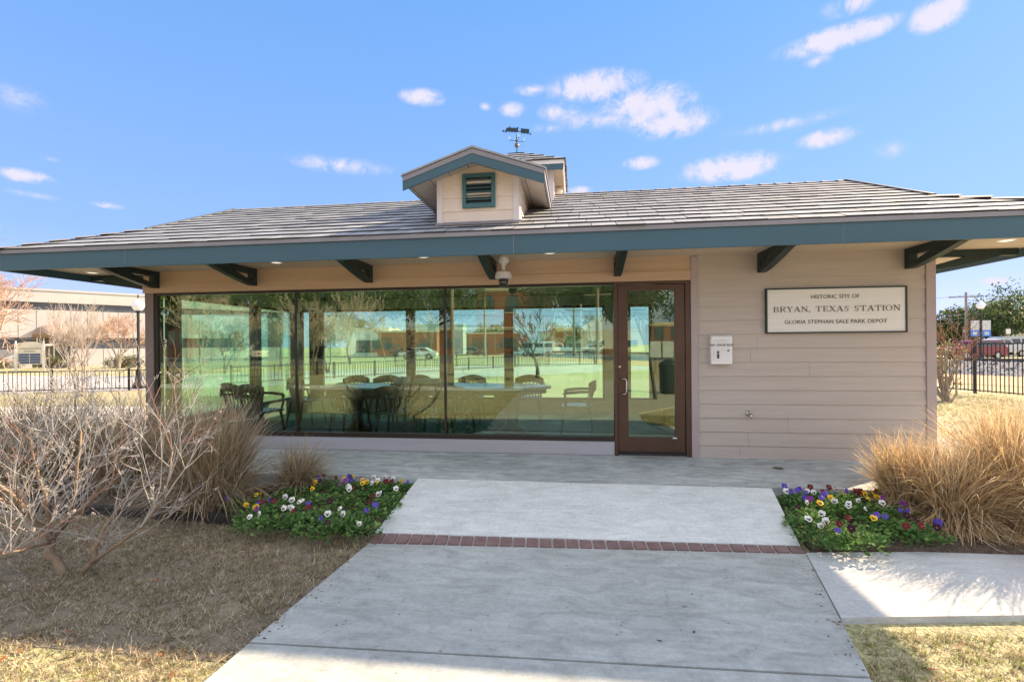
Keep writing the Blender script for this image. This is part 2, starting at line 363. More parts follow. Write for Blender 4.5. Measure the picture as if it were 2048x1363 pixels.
# right side wall & back wall & left wall
b = MB(); b.box(XR-.12, XR, GY+.06, BY, -.02, ZS+.02); b.box(1.75, XR-.12, BY-.12, BY, -.02, ZS+.02)
b.box(XL+.0, 1.75, BY-.12, BY, -.02, .28); b.box(XL, 1.75, BY-.12, BY, 2.21, ZS+.02)
b.box(XL, XL+.12, GY+.14, BY-.12, -.02, .28); b.box(XL, XL+.12, GY+.14, BY-.12, 2.21, ZS+.02)
b.box(.60, 1.06, BY-.12, BY, .28, 2.21); b.box(1.52, 1.75, BY-.12, BY, .28, 2.21)
b.build('wall', siding, bld)
# rear and side windows: frames + panes
def wframe(panes, y0, y1, z0, z1, ax):      # ax 0: along x at y ; ax 1: along y at x
    for (a0, a1) in panes:
        t = .05; f = MB()
        def bx(p0, p1, q0, q1, zz0, zz1): f.box(p0, p1, q0, q1, zz0, zz1) if ax == 0 else f.box(q0, q1, p0, p1, zz0, zz1)
        bx(a0, a1, y0, y1, z0, z0+t); bx(a0, a1, y0, y1, z1-t, z1); bx(a0, a0+t, y0, y1, z0+t, z1-t); bx(a1-t, a1, y0, y1, z0+t, z1-t)
        fr = f.build('window', bronze, bld)
        g = MB(); c = (y0+y1)/2
        if ax == 0: g.box(a0+t, a1-t, c-.003, c+.003, z0+t, z1-t)
        else: g.box(c-.003, c+.003, a0+t, a1-t, z0+t, z1-t)
        g.build('pane', glassB, fr)
wframe([(-5.98,-5.72),(-5.50,-3.52),(-3.43,-2.79),(-2.59,-1.41),(-1.32,.60),(1.06,1.52)], BY-.10, BY-.03, .28, 2.21, 0)
wframe([(GY+.16,GY+.36),(GY+.50,8.58),(8.74,9.92)], XL+.03, XL+.10, .28, 2.21, 1)
for x0, x1 in ((-6.04,-5.98),(-5.72,-5.50),(-3.52,-3.43),(-2.79,-2.59),(-1.41,-1.32)): b = MB(); b.box(x0, x1, BY-.115, BY-.005, .28, 2.21); b.build('window_post', bronze, bld)
for y0, y1 in ((GY+.36,GY+.50),(8.58,8.74),(9.92,9.98)): b = MB(); b.box(XL+.005, XL+.115, y0, y1, .28, 2.21); b.build('window_post', bronze, bld)
# storefront frame
f = MB()
f.box(xg[0]-.05, xg[0]-.005, GY+.02, GY+.12, ZG0-.045, ZG1+.03)
f.box(xg[0]-.005, dx0-.002, GY-.012, GY+.10, ZG0-.045, ZG0+.01)
f.box(xg[0]-.005, dx0-.002, GY+.0, GY+.10, ZG1-.005, ZG1+.028)
for x in xg[1:3]: f.box(x-.017, x+.010, GY+.028, GY+.11, ZG0+.01, ZG1-.005)
sf = f.build('storefront_window', bronzed, bld)
for k in range(3):
    g = MB(); x0 = xg[k]+.012; x1 = xg[k+1]-.02 if k < 2 else dx0-.006
    g.cur = 0; g.quad((x0,GY+.045,ZG0+.01),(x1,GY+.045,ZG0+.01),(x1,GY+.045,ZG1-.005),(x0,GY+.045,ZG1-.005))
    g.cur = 1; z0, z1 = ZG0+.01, ZG1-.005; y0, y1 = GY+.045, GY+.053
    g.quad((x1,y1,z0),(x0,y1,z0),(x0,y1,z1),(x1,y1,z1)); g.quad((x0,y0,z0),(x0,y0,z1),(x0,y1,z1),(x0,y1,z0)); g.quad((x1,y0,z0),(x1,y1,z0),(x1,y1,z1),(x1,y0,z1))
    g.build('pane', [glassF, glassT], sf)
# door
fr = MB(); ZD = 2.20
fr.box(dx0, dx0+.045, GY-.015, GY+.10, 0.0, ZD); fr.box(dx1-.06, dx1, GY-.015, GY+.10, 0, ZD); fr.box(dx0+.045, dx1-.06, GY-.015, GY+.10, ZD-.035, ZD)
fr.build('door_frame', bronze, bld)
lx0, lx1 = dx0+.052, dx1-.068; gx0, gx1 = at(1256,700,GY).x, at(1350,700,GY).x; gz0, gz1 = at(1300,874,GY).z, at(1300,580,GY).z
d = MB(); y0, y1 = GY+.004, GY+.05
d.box(lx0, gx0, y0, y1, .035, ZD-.042); d.box(gx1, lx1, y0, y1, .035, ZD-.042); d.box(gx0, gx1, y0, y1, .035, gz0); d.box(gx0, gx1, y0, y1, gz1, ZD-.042)
door = d.build('door', bronze, bld)
g = MB(); g.cur = 0; g.quad((gx0,GY+.025,gz0),(gx1,GY+.025,gz0),(gx1,GY+.025,gz1),(gx0,GY+.025,gz1))
g.cur = 1; g.quad((gx1,GY+.033,gz0),(gx0,GY+.033,gz0),(gx0,GY+.033,gz1),(gx1,GY+.033,gz1)); g.build('pane', [glassF, glassT], door)
h = MB(); hx = lx0+.035; hz0, hz1 = at(1246,787,GY).z, at(1246,757,GY).z
h.tube([(hx,y0,hz1),(hx,y0-.03,hz1),(hx+.045,y0-.055,hz1),(hx+.06,y0-.055,hz1-.03),(hx+.06,y0-.055,hz0+.03),(hx+.045,y0-.055,hz0),(hx,y0-.03,hz0),(hx,y0,hz0)], .010, 8)
h.build('handle', chrome, door, True)
h = MB(); p = at(1239,733,GY); h.lathe([(.018,0),(.018,-.012),(.010,-.018),(.002,-.018)][::-1], (p.x, y0, p.z), 14, 'y'); h.build('lock', chrome, door)
h = MB(); p = at(1349,875.5,GY); h.box(p.x-.02, p.x+.03, y0-.003, y0, p.z-.008, p.z+.006); h.build('door_label', whitep, door)
h = MB(); h.box(lx0, lx1, GY-.012, GY+.004, .022, .055); h.build('door_sweep', blackp, door)
h = MB(); h.box(dx0+.046, dx1-.062, GY-.06, GY+.1, 0.004, .02); h.build('threshold', chrome, bld)
# ---- interior
b = MB(); b.box(XL+.12, XR-.12, GY+.14, BY-.12, -.03, .012); b.build('floor', floorm, bld)
b = MB(); b.box(XL+.12, XR-.12, GY+.14, BY-.12, 2.42, 2.47); b.build('ceiling', ceilm, bld)
b = MB(); b.box(1.72, 1.80, GY+.14, BY-.12, .012, 2.42); b.box(.0,.62, BY-.16, BY-.125, 0.5, .501); b.build('partition_wall', inwall, bld)
# ---- eaves
b = MB(); y0, y1 = EY, EY+.028
b.box(EL, ER, EY, EY+.028, 2.40, 2.605); b.box(EL, ER, EB-.028, EB, 2.40, 2.605)
b.box(EL, EL+.028, EY+.028, EB-.028, 2.40, 2.605); b.box(ER-.028, ER, EY+.028, EB-.028, 2.40, 2.605)
b.build('fascia', teal, bld)
b = MB(); e = .018
b.box(EL-e, ER+e, EY-e, EY+.02, 2.606, 2.652); b.box(EL-e, ER+e, EB-.02, EB+e, 2.606, 2.652)
b.box(EL-e, EL+.02, EY+.02, EB-.02, 2.606, 2.652); b.box(ER-.02, ER+e, EY+.02, EB-.02, 2.606, 2.652)
b.build('drip_trim', grayf, bld)
b = MB(); x = at(1027,500,EY).x; b.box(x-.0025, x+.0025, EY-.002, EY, 2.402, 2.603); x = at(1686,470,EY).x; b.box(x-.0015, x+.0015, EY-.002, EY, 2.402, 2.603)
x = at(250,540,EY).x; b.box(x-.0015, x+.0015, EY-.002, EY, 2.402, 2.603); b.build('fascia_joint', grayf, bld)
b = MB(); b.box(EL+.028, ER-.028, EY+.028, GY+.02, ZS, ZS+.02); b.box(EL+.028, ER-.028, BY, EB-.028, ZS, ZS+.02)
b.box(EL+.028, XL, GY+.02, BY, ZS, ZS+.02); b.box(XR, ER-.028, GY+.02, BY, ZS, ZS+.02); b.build('soffit', soff, bld)
for px, py in ((850,515),(1100,507),(1368,495),(1718,481),(2000,483),(195,546),(560,526)):
    p = gnd(px, py, ZS) ; p = Vector((p.x, max(p.y-.08, EY+.10), ZS))
    b = MB(); b.lathe([(.075,-.008),(.085,-.004),(.085,0)], (p.x,p.y,ZS), 20); dl = b.build('downlight', whitep, bld)
    b = MB(); b.lathe([(.05,-.011),(.055,-.009)], (p.x,p.y,ZS), 16); b.build('lens', emis('lamp_lens', (1,.93,.8), .25), dl)
# ---- brackets
def bracket(P, d):        # P at wall top, d outward unit vector
    P = Vector(P); d = Vector(d); s = Vector((-d.y, d.x, 0)); w = .085
    br = MB()
    Z1 = ZS-.004; Z0 = 2.265
    def pr(poly): br.prism([P+d*a+Vector((0,0,z))-s*(w/2) for a, z in poly], s*w)
    pr([(0,Z0),(.085,Z0),(.085,Z1-.075),(0,Z1-.075)]); pr([(0,Z1-.075),(1.0,Z1-.075),(1.0,Z1),(0,Z1)])
    out = []; inn = []
    for k in range(9):
        t = k/8; a = .0851+(.82-.0851)*t; z = Z0+(Z1-.078-Z0)*(t**.62)*.98
        out.append((a, Z0+(Z1-.078-Z0)*(1-math.cos(t*math.pi/2))*.4+(Z1-.078-Z0)*.6*t)); 
    inn = [(min(a+.0, .80), min(z+.055+.01*k, Z1-.0755)) for k, (a, z) in enumerate(out)]
    for k in range(8):
        q = [out[k], out[k+1], inn[k+1], inn[k]]
        if abs(q[1][1]-q[2][1]) < 1e-4: q = q[:3]
        pr(q)
    return br.build('bracket', darkg, bld)
for px in (318, 512, 742, 988, 1234, 1520, 1813): bracket((at(px, 560, GY).x, GY-.036, 0), (0,-1,0))
for y in (GY+.16, BY-.2): bracket((XR+.002, y, 0), (1,0,0)); bracket((XL-.002, y, 0), (-1,0,0))
# ---- roof
rs = random.Random(11)
rf = MB()
c = math.cos(math.atan(SL)); sn = math.sin(math.atan(SL))
def course_plane(mb, P0, u, v, L_, xr, nrm, skip=None, exp=.262, th=.010):
    # P0 origin at eave, u along eave, v up slope (unit), xr(s)->(a,b) range along u at slope length s
    k = 0
    while k*exp < L_-.01:
        s0 = k*exp-.02; s1 = min((k+1)*exp+.03, L_); a, bb = xr(max(s0, 0)); a1, b1 = xr(min((k+1)*exp, L_))
        x = a-rs.uniform(0, .2)
        ss0 = max(s0, 0); S1 = min((k+1)*exp, L_)
        while x < bb:
            w = rs.choice([.20,.26,.30,.34,.24]); x0, x1 = x, x+w-.006; x += w
            j = rs.uniform(-.007, .007); t = th+rs.uniform(0, .006); col = rs.choice([0,0,0,1,1,2])
            if rs.random() < .05: j -= .012
            P = [(x0, s0+j), (x1, s0+j), (x1, s1), (x0, s1)]
            # clip against the two sloping ends
            for sgn, ea, eb in ((1, a, a1), (-1, bb, b1)):
                Q = []
                def f(p): return sgn*(p[0]-(ea+(eb-ea)*(p[1]-ss0)/max(S1-ss0, 1e-6)))
                for i in range(len(P)):
                    p, q = P[i], P[(i+1) % len(P)]; fp, fq = f(p), f(q)
                    if fp >= 0: Q.append(p)
                    if fp*fq < 0: u_ = fp/(fp-fq); Q.append((p[0]+(q[0]-p[0])*u_, p[1]+(q[1]-p[1])*u_))
                P = Q
                if len(P) < 3: break
            if len(P) < 3: continue
            n_ = len(P); vs = []
            for h in (0, 1):
                for (px_, ps) in P:
                    g_ = (ps-s0)/(s1-s0); A = P0+u*px_+v*ps
                    vs.append(A+nrm*((t+.009)*(1-g_)+.004*g_) if h == 0 else A+nrm*(.008*(1-g_)-.006*g_))
            fs = [tuple(range(n_))]; mb.cur = col; mb.add(vs, fs); base = len(mb.v)-len(vs)
            for i in range(n_):
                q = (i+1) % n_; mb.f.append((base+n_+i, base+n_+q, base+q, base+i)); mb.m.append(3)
        k += 1
sl_len = (RY-EY)/c
def xr_f(s):
    dy = s*c
    if dy < 1.085: return (dy, (ER-EL)-dy)
    return (1.085-.02, (ER-EL)-1.085+.02)
course_plane(rf, Vector((EL,EY,ZE)), Vector((1,0,0)), Vector((0,c,sn)), sl_len, xr_f, Vector((0,-sn,c)))
course_plane(rf, Vector((ER,EB,ZE)), Vector((-1,0,0)), Vector((0,-c,sn)), sl_len, xr_f, Vector((0,sn,c)))
hl = 1.085/c
course_plane(rf, Vector((ER,EY,ZE)), Vector((0,1,0)), Vector((-c,0,sn)), hl, lambda s: (s*c, (EB-EY)-s*c), Vector((sn,0,c)))
course_plane(rf, Vector((EL,EB,ZE)), Vector((0,-1,0)), Vector((c,0,sn)), hl, lambda s: (s*c, (EB-EY)-s*c), Vector((-sn,0,c)))
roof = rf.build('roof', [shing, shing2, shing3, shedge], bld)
# roof deck below shingles (solid, keeps light out)
b = MB(); z = ZE-.012
def rp(x, y): return (x, y, rz(y)-.012)
b.quad((EL,EY,z),(ER,EY,z),(GXR,EY+1.085,rz(EY+1.085)-.012),(GXL,EY+1.085,rz(EY+1.085)-.012))
b.quad(rp(GXL,EY+1.085),rp(GXR,EY+1.085),rp(GXR,RY),rp(GXL,RY)); b.quad(rp(GXL,RY),rp(GXR,RY),rp(GXR,EB-1.085),rp(GXL,EB-1.085))
b.quad((ER,EB,z),(EL,EB,z),rp(GXL,EB-1.085),rp(GXR,EB-1.085))
b.quad((ER,EY,z),(ER,EB,z),rp(GXR,EB-1.085),rp(GXR,EY+1.085)); b.quad((EL,EB,z),(EL,EY,z),rp(GXL,EY+1.085),rp(GXL,EB-1.085))
b.quad(rp(GXR,EY+1.085),rp(GXR,EB-1.085),rp(GXR,RY)); b.quad(rp(GXL,EB-1.085),rp(GXL,EY+1.085),rp(GXL,RY))
b.build('roof_deck', siding, roof)
# caps: ridge, rake edges, hips
cp = MB()
x = GXL-.08
while x < GXR+.05:
    w = .24; j = rs.uniform(0,.006)
    cp.add([(x,RY-.11,RZ-.047+.02+j),(x,RY,RZ+.028+j),(x,RY+.11,RZ-.027+j),(x+w,RY-.11,RZ-.047+.004),(x+w,RY,RZ+.014),(x+w,RY+.11,RZ-.03)],[(0,3,4,1),(1,4,5,2),(0,1,2)])
    x += w-.012
cp.build('ridge_cap', capm, roof)
def hipcap(A, B):
    cp = MB()
    A, B = Vector(A), Vector(B); d = (B-A); n = int(d.length/.26); d = d/n; u = d.normalized(); s = u.cross(Vector((0,0,1))).normalized()
    for k in range(n):
        a = A+d*k-u*.02; b2 = A+d*(k+1)+u*.01; h0 = Vector((0,0,.045)); h1 = Vector((0,0,.02)); dr = Vector((0,0,-.035))
        cp.add([a+h0, a+s*.11+h0+dr, a-s*.11+h0+dr, b2+h1, b2+s*.11+h1+dr, b2-s*.11+h1+dr, a+s*.11+dr, a-s*.11+dr, a], [(0,1,4,3),(0,3,5,2),(1,0,2,7,8,6)])
    cp.build('hip_cap', capm, roof)
e2 = EY+1.085; e3 = EB-1.085
hipcap((ER,EY,ZE),(GXR,e2,rz(e2))); hipcap((EL,EY,ZE),(GXL,e2,rz(e2))); hipcap((ER,EB,ZE),(GXR,e3,rz(e3))); hipcap((EL,EB,ZE),(GXL,e3,rz(e3)))
for sx, gx in ((1,GXR),(-1,GXL)):
    for ya, yb in ((e2,RY),(e3,RY)):
        b = MB(); b.prism([(gx+sx*.022,ya,rz(ya)-.09),(gx+sx*.022,yb,rz(yb)-.09),(gx+sx*.022,yb,rz(yb)+.036),(gx+sx*.022,ya,rz(ya)+.036)], (sx*.045,0,0)); b.build('rake_trim', mat('rake_dark_trim', (.06,.07,.08), .6), roof)

# ---- dormer
DX, DH, DW = -1.115, .804, .483; DY0, DYF = 5.61, 5.30; DZE, DZA = 3.325, 3.598; ds = (DZA-DZE)/DH
dorm = MB()
wz = DZA-ds*DW-.03
zs2 = [rz(DY0)-.02]; zz = 2.985
while zz < 3.5: zs2.append(zz); zz += .158
def dz(x): return DZA-.06-ds*abs(x-DX)
# front: clipped lap boards
for z0, z1 in zip(zs2, zs2[1:]+[3.7]):
    xa = DX-DW+.06; xb = DX+DW-.06
    if z0 >= dz(DX)-.01: continue
    hw0 = min(DW-.06, (DZA-.06-z0)/ds); hw1 = min(DW-.06, max(0, (DZA-.06-z1)/ds)); z1c = min(z1, dz(DX))
    pts = [(DX-hw0, z0),(DX+hw0, z0)]
    if hw1 < hw0 and DZA-.06-ds*hw0 > z0: pts += [(DX+hw0, DZA-.06-ds*hw0)]
    pts += [(DX+hw1, z1c),(DX-hw1, z1c)] if hw1 > 0.001 else [(DX, z1c)]
    if hw1 < hw0 and DZA-.06-ds*hw0 > z0: pts += [(DX-hw0, DZA-.06-ds*hw0)]
    dorm.prism([(x, DY0-.012*(z1c-z)/max(z1c-z0,.01), z) for x, z in pts], (0,.03,0))
dorm.prism([(DX-DW+.01,DY0+.02,2.80),(DX+DW-.01,DY0+.02,2.80),(DX+DW-.01,DY0+.02,dz(DX+DW)),(DX,DY0+.02,dz(DX)),(DX-DW+.01,DY0+.02,dz(DX-DW))],(0,.03,0))
for sx in (-1,1):
    x = DX+sx*DW
    for z0, z1 in zip(zs2, zs2[1:]+[3.7]):
        z1 = min(z1, wz+.04)
        if z1 <= z0: continue
        ye = EY+(z0+.05-ZE)/SL+.25
        dorm.prism([(x+sx*.012,DY0+.02,z0),(x+sx*.012,ye,z0),(x+sx*.0,ye,z1),(x+sx*.0,DY0+.02,z1)],(-sx*.02,0,0))
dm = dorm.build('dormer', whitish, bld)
b = MB()
for sx in (-1,1):
    x = DX+sx*DW; b.prism([(x+sx*.006,DY0-.018,rz(DY0)+.0),(x+sx*.006,DY0-.018,wz+.04),(x-sx*.065,DY0-.018,wz+.04+.07*ds),(x-sx*.065,DY0-.018,rz(DY0)+.0)],(0,.04,0))
    b.prism([(x+sx*.016,DY0+.0225,rz(DY0)+.0),(x+sx*.016,DY0+.08,rz(DY0+.08)),(x+sx*.016,DY0+.08,wz+.03),(x+sx*.016,DY0+.0225,wz+.03)],(-sx*.03,0,0))
b.build('corner_board', mat('dormer_trim_paint', (.60,.57,.60), .6, .04), dm)
b = MB(); b.box(DX-DW-.05, DX+DW+.05, DY0-.12, DY0-.002, 2.0, 2.001)
fl = MB(); fl.add([(DX-DW-.02,DY0-.06,rz(DY0-.06)+.03),(DX+DW+.03,DY0-.06,rz(DY0-.06)+.03),(DX+DW+.03,DY0-.01,rz(DY0)+.05),(DX-DW-.02,DY0-.01,rz(DY0)+.05)],[(0,1,2,3)])
fl.build('flashing', grayf, dm)
# roof of dormer
b = MB()
def yb_(x): return EY+(DZA-ds*abs(x-DX)-ZE)/SL
for sx in (-1,1):
    x = DX+sx*DH
    b.prism([(DX,DYF,DZA),(x,DYF,DZE),(x,DYF,DZE-.055),(DX,DYF,DZA-.055)],(0,.02,0))
b.cur = 1
for sx in (-1,1):
    x = DX+sx*DH
    b.prism([(DX,DYF+.006,DZA-.056),(x,DYF+.006,DZE-.056),(x,DYF+.006,DZE-.155),(DX,DYF+.006,DZA-.155)],(0,.02,0))
b.cur = 0
for sx in (-1,1):
    x = DX+sx*DH
    b.prism([(x,DYF+.02,DZE-.075),(x,yb_(x)+.0,DZE-.075),(x,yb_(x)+.0,DZE-.005),(x,DYF+.02,DZE-.005)],(-sx*.02,0,0))
b.build('dormer_fascia', [grayf, teal], dm)
b = MB()
for sx in (-1,1):
    x = DX+sx*(DH+.012); u = .004
    b.prism([(DX,DYF-.01,DZA+u),(x,DYF-.01,DZE+u-.004),(x,DYF-.01,DZE+.022),(DX,DYF-.01,DZA+.028)],(0,.001,0))
    b.add([(DX,DYF-.01,DZA+.028),(x,DYF-.01,DZE+.022),(x,yb_(x)+.03,DZE+.022),(DX,yb_(DX)+.03,DZA+.028)],[(0,1,2,3) if sx < 0 else (3,2,1,0)])
    b.add([(x,DYF-.01,DZE),(x,DYF-.01,DZE+.022),(x,yb_(x)+.03,DZE+.022),(x,yb_(x)+.03,DZE)],[(0,1,2,3)])
b.build('dormer_roof', shing, dm)
b = MB()
for sx in (-1,1):
    x = DX+sx*(DH-.02); xi = DX+sx*(0)
    t = .075
    b.prism([(xi,DYF+.026,DZA-t),(x,DYF+.026,DZE-t),(x,yb_(x)-.15,DZE-t),(xi,yb_(DX)-.15,DZA-t)],(0,0,.01))
b.build('dormer_soffit', soff2, dm)
# louvre vent
vx0, vx1 = at(926,380,DY0).x, at(991,380,DY0).x; vz0, vz1 = at(958,416.5,DY0).z, at(958,349,DY0).z
b = MB(); t = .042; yv = DY0-.045
b.box(vx0, vx0+t, yv, DY0-.005, vz0, vz1); b.box(vx1-t, vx1, yv, DY0-.005, vz0, vz1); b.box(vx0+t, vx1-t, yv, DY0-.005, vz0, vz0+t); b.box(vx0+t, vx1-t, yv, DY0-.005, vz1-t, vz1)
vent = b.build('louvre_vent', tealv, dm)
b = MB(); b.box(vx0+t, vx1-t, DY0-.008, DY0-.006+.001, vz0+t, vz1-t); b.build('vent_backing', blackp, vent)
b = MB(); n = 7; H = (vz1-vz0-2*t)/n
for k in range(n):
    z = vz0+t+H*k; b.add([(vx0+t,yv+.006,z+.002),(vx1-t,yv+.006,z+.002),(vx1-t,DY0-.01,z+H*.62),(vx0+t,DY0-.01,z+H*.62),(vx0+t,yv+.006,z+.009),(vx1-t,yv+.006,z+.009)],[(4,5,2,3),(0,1,5,4),(1,0,3,2)])
b.build('louvre_slats', tealv, vent)
# ---- cupola
QX, QY, QH = -.95, 8.2, .80; QZ = 4.21
cu = MB(); cu.box(QX-.63, QX+.63, QY-.60, QY+.60, 3.6, 4.12); cu = cu.build('cupola', whitish, bld)
b = MB(); b.box(QX-.645, QX-.57, QY-.615, QY-.54, 3.62, 4.11); b.build('corner_board', MATS['dormer_trim_paint'], cu)
b = MB(); b.box(QX+.57, QX+.645, QY-.615, QY-.54, 3.62, 4.11); b.build('corner_board', MATS['dormer_trim_paint'], cu)
b = MB()
for k in range(4):
    pass
b.cur = 1; b.box(QX-QH, QX+QH, QY-QH, QY-QH+.02, QZ-.145, QZ-.062); b.box(QX-QH, QX+QH, QY+QH-.02, QY+QH, QZ-.145, QZ-.062)
b.cur = 0; b.box(QX-QH, QX-QH+.02, QY-QH+.02, QY+QH-.02, QZ-.145, QZ-.062); b.box(QX+QH-.02, QX+QH, QY-QH+.02, QY+QH-.02, QZ-.145, QZ-.062)
b.box(QX-QH-.01, QX+QH+.01, QY-QH-.01, QY-QH+.02, QZ-.061, QZ); b.box(QX-QH-.01, QX+QH+.01, QY+QH-.02, QY+QH+.01, QZ-.061, QZ)
b.box(QX-QH-.01, QX-QH+.02, QY-QH+.02, QY+QH-.02, QZ-.061, QZ); b.box(QX+QH-.02, QX+QH+.01, QY-QH+.02, QY+QH-.02, QZ-.061, QZ)
b.build('cupola_fascia', [mat('pale_trim_paint', (.62,.6,.6), .6), teal], cu)
b = MB(); b.box(QX-QH+.02, QX+QH-.02, QY-QH+.02, QY+QH-.02, QZ-.11, QZ-.1); b.build('cupola_soffit', soff, cu)
b = MB(); ap = 4.66; cs = (ap-QZ)/QH; cc = 1/math.sqrt(1+cs*cs); ss = cs*cc; hq = QH+.015
for (ox, oy, ux, uy, vx, vy) in ((-1,-1,1,0,0,1),(1,-1,0,1,-1,0),(1,1,-1,0,0,-1),(-1,1,0,-1,1,0)):
    course_plane(b, Vector((QX+ox*hq,QY+oy*hq,QZ)), Vector((ux,uy,0)), Vector((vx*cc,vy*cc,ss)), hq/cc, lambda s: (s*cc, 2*hq-s*cc), Vector((-vx*ss,-vy*ss,cc)), exp=.2, th=.012)
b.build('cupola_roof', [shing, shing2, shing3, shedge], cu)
b = MB(); b.lathe([(.01,.05),(.045,.03),(.062,-.01),(.06,-.04),(.03,-.075),(.004,-.085)][::-1], (QX+.70, QY+.15, QZ-.16), 16); b.build('globe_light', whitep, cu, True)
# ---- weathervane
wv = thing('weathervane', 'dark teal weathervane with a steam locomotive and tender above a copper ball on the cupola', 'weathervane', (QX, QY, ap-.02))
px_m = 8.25/974; vane = mat('weathervane_metal', (.018,.045,.06), .6)
def wz_(py): return at(1038, py, QY).z
b = MB(); b.tube([(QX,QY,ap-.03),(QX,QY,wz_(268))], .009, 8); b.lathe([(.002,-.016),(.016,0),(.002,.016)], (QX,QY,wz_(275)), 10); b.lathe([(.003,-.03),(.032,0),(.003,.03)], (QX,QY,wz_(281.5)), 10); b.build('rod', tealv, wv, True)
b = MB(); zc = wz_(290.8); b.lathe([(.04*math.cos(a), .04*math.sin(a)) for a in [R(-88+22*k) for k in range(9)]], (QX,QY,zc), 18); b.build('ball', mat('aged_copper', (.20,.19,.16), .4, .2, 9, metal=.6), wv, True)
dirv = Vector((.94,.10,0)).normalized(); q = dirv.cross(Vector((0,0,1)))
b = MB(); zt = wz_(266)
def sil(poly, tilt=-.1): b.prism([Vector((QX,QY,zt))+dirv*(x*px_m)+Vector((0,0,(y+tilt*x)*px_m))-q*.004 for x, y in poly], q*.008)
sil([(-22,4),(-21,8),(-17,10),(-9,10),(-9,9.5),(3,9.5),(3,2),(-2,2),(-3,-1),(-5,2),(-8,2),(-9,-1),(-11,2),(-13,2),(-14,-1),(-16,2),(-19,2),(-20,-1),(-23,0)])
sil([(-14,10),(-14.5,13),(-12.5,13),(-13,10)]); sil([(-6,9.5),(-6,12.5),(-4.6,12.5),(-4.6,9.5)]); sil([(-2,9.5),(0,11.5),(5,11),(5,10),(3,9.5)])
sil([(8,3),(8,10),(25,10),(25,1),(23,1),(22,-1),(20,1),(17,1),(16,-1),(14,1),(12,1),(10,-1)])
sil([(3,3),(8,3),(8,4.5),(3,4.5)])
sil([(-30,2),(-25,4.5),(-25,-.5)]); sil([(-25,1.4),(-22,1.4),(-22,2.6),(-25,2.6)]); sil([(25,1),(28,1),(29,4.5),(27.5,2),(29,-2),(25,0)])
b.build('train_silhouette', vane, wv)
b = MB(); z0 = wz_(282)
for d in (Vector((.93,.37,0)), Vector((-.93,-.37,0)), Vector((-.37,.93,0)), Vector((.37,-.93,0))): b.tube([(QX,QY,z0),(QX+d.x*.10,QY+d.y*.10,z0+.0),(QX+d.x*.13,QY+d.y*.13,z0+.01)], .005, 5)
b.build('direction_arms', vane, wv)
for ch, d in (('E',(.93,.37)),('W',(-.93,-.37)),('N',(-.37,.93)),('S',(.37,-.93))):
    textmesh(ch, .055, tealv, 'direction_letter', wv, Matrix.Translation((QX+d[0]*.13,QY+d[1]*.13,z0+.04)) @ Matrix.Rotation(R(60),4,'Z') @ FACE_S)

# ---- wall sign
p0 = at(1531,667,GY-.03); p1 = at(1812,571,GY-.03); sx0, sx1, sz0, sz1 = p0.x, p1.x, p0.z, p1.z
sg = thing('wall_sign', 'long white framed sign naming the historic station on the tan siding', 'sign', ((sx0+sx1)/2, GY-.02, sz0))
t = .017; y0 = GY-.055; y1 = GY-.017
b = MB(); b.box(sx0,sx0+t,y0,y1,sz0,sz1); b.box(sx1-t,sx1,y0,y1,sz0,sz1); b.box(sx0+t,sx1-t,y0,y1,sz0,sz0+t); b.box(sx0+t,sx1-t,y0,y1,sz1-t,sz1); b.build('frame', mat('sign_frame_green', (.02,.035,.032), .5), sg)
b = MB(); b.box(sx0+t,sx1-t,y0+.012,y1,sz0+t,sz1-t); b.build('panel', mat('sign_panel_wood', (.70,.70,.68), .6, .05, 5, .3, 30, stretch=(.4,1,9), bdist=.003), sg)
ink = mat('sign_lettering', (.13,.12,.11), .6); cx = (sx0+sx1)/2; yt = y0+.009
zl = lambda py: at(1671, py, GY-.03).z
def T(x, z): return Matrix.Translation((x, yt, z)) @ FACE_S
textmesh('HISTORIC SITE OF', .064, ink, 'lettering', sg, T(cx, zl(593)), space=1.05)
textmesh('GLORIA STEPHAN SALE PARK DEPOT', .066, ink, 'lettering', sg, T(cx, zl(643)), space=1.04)
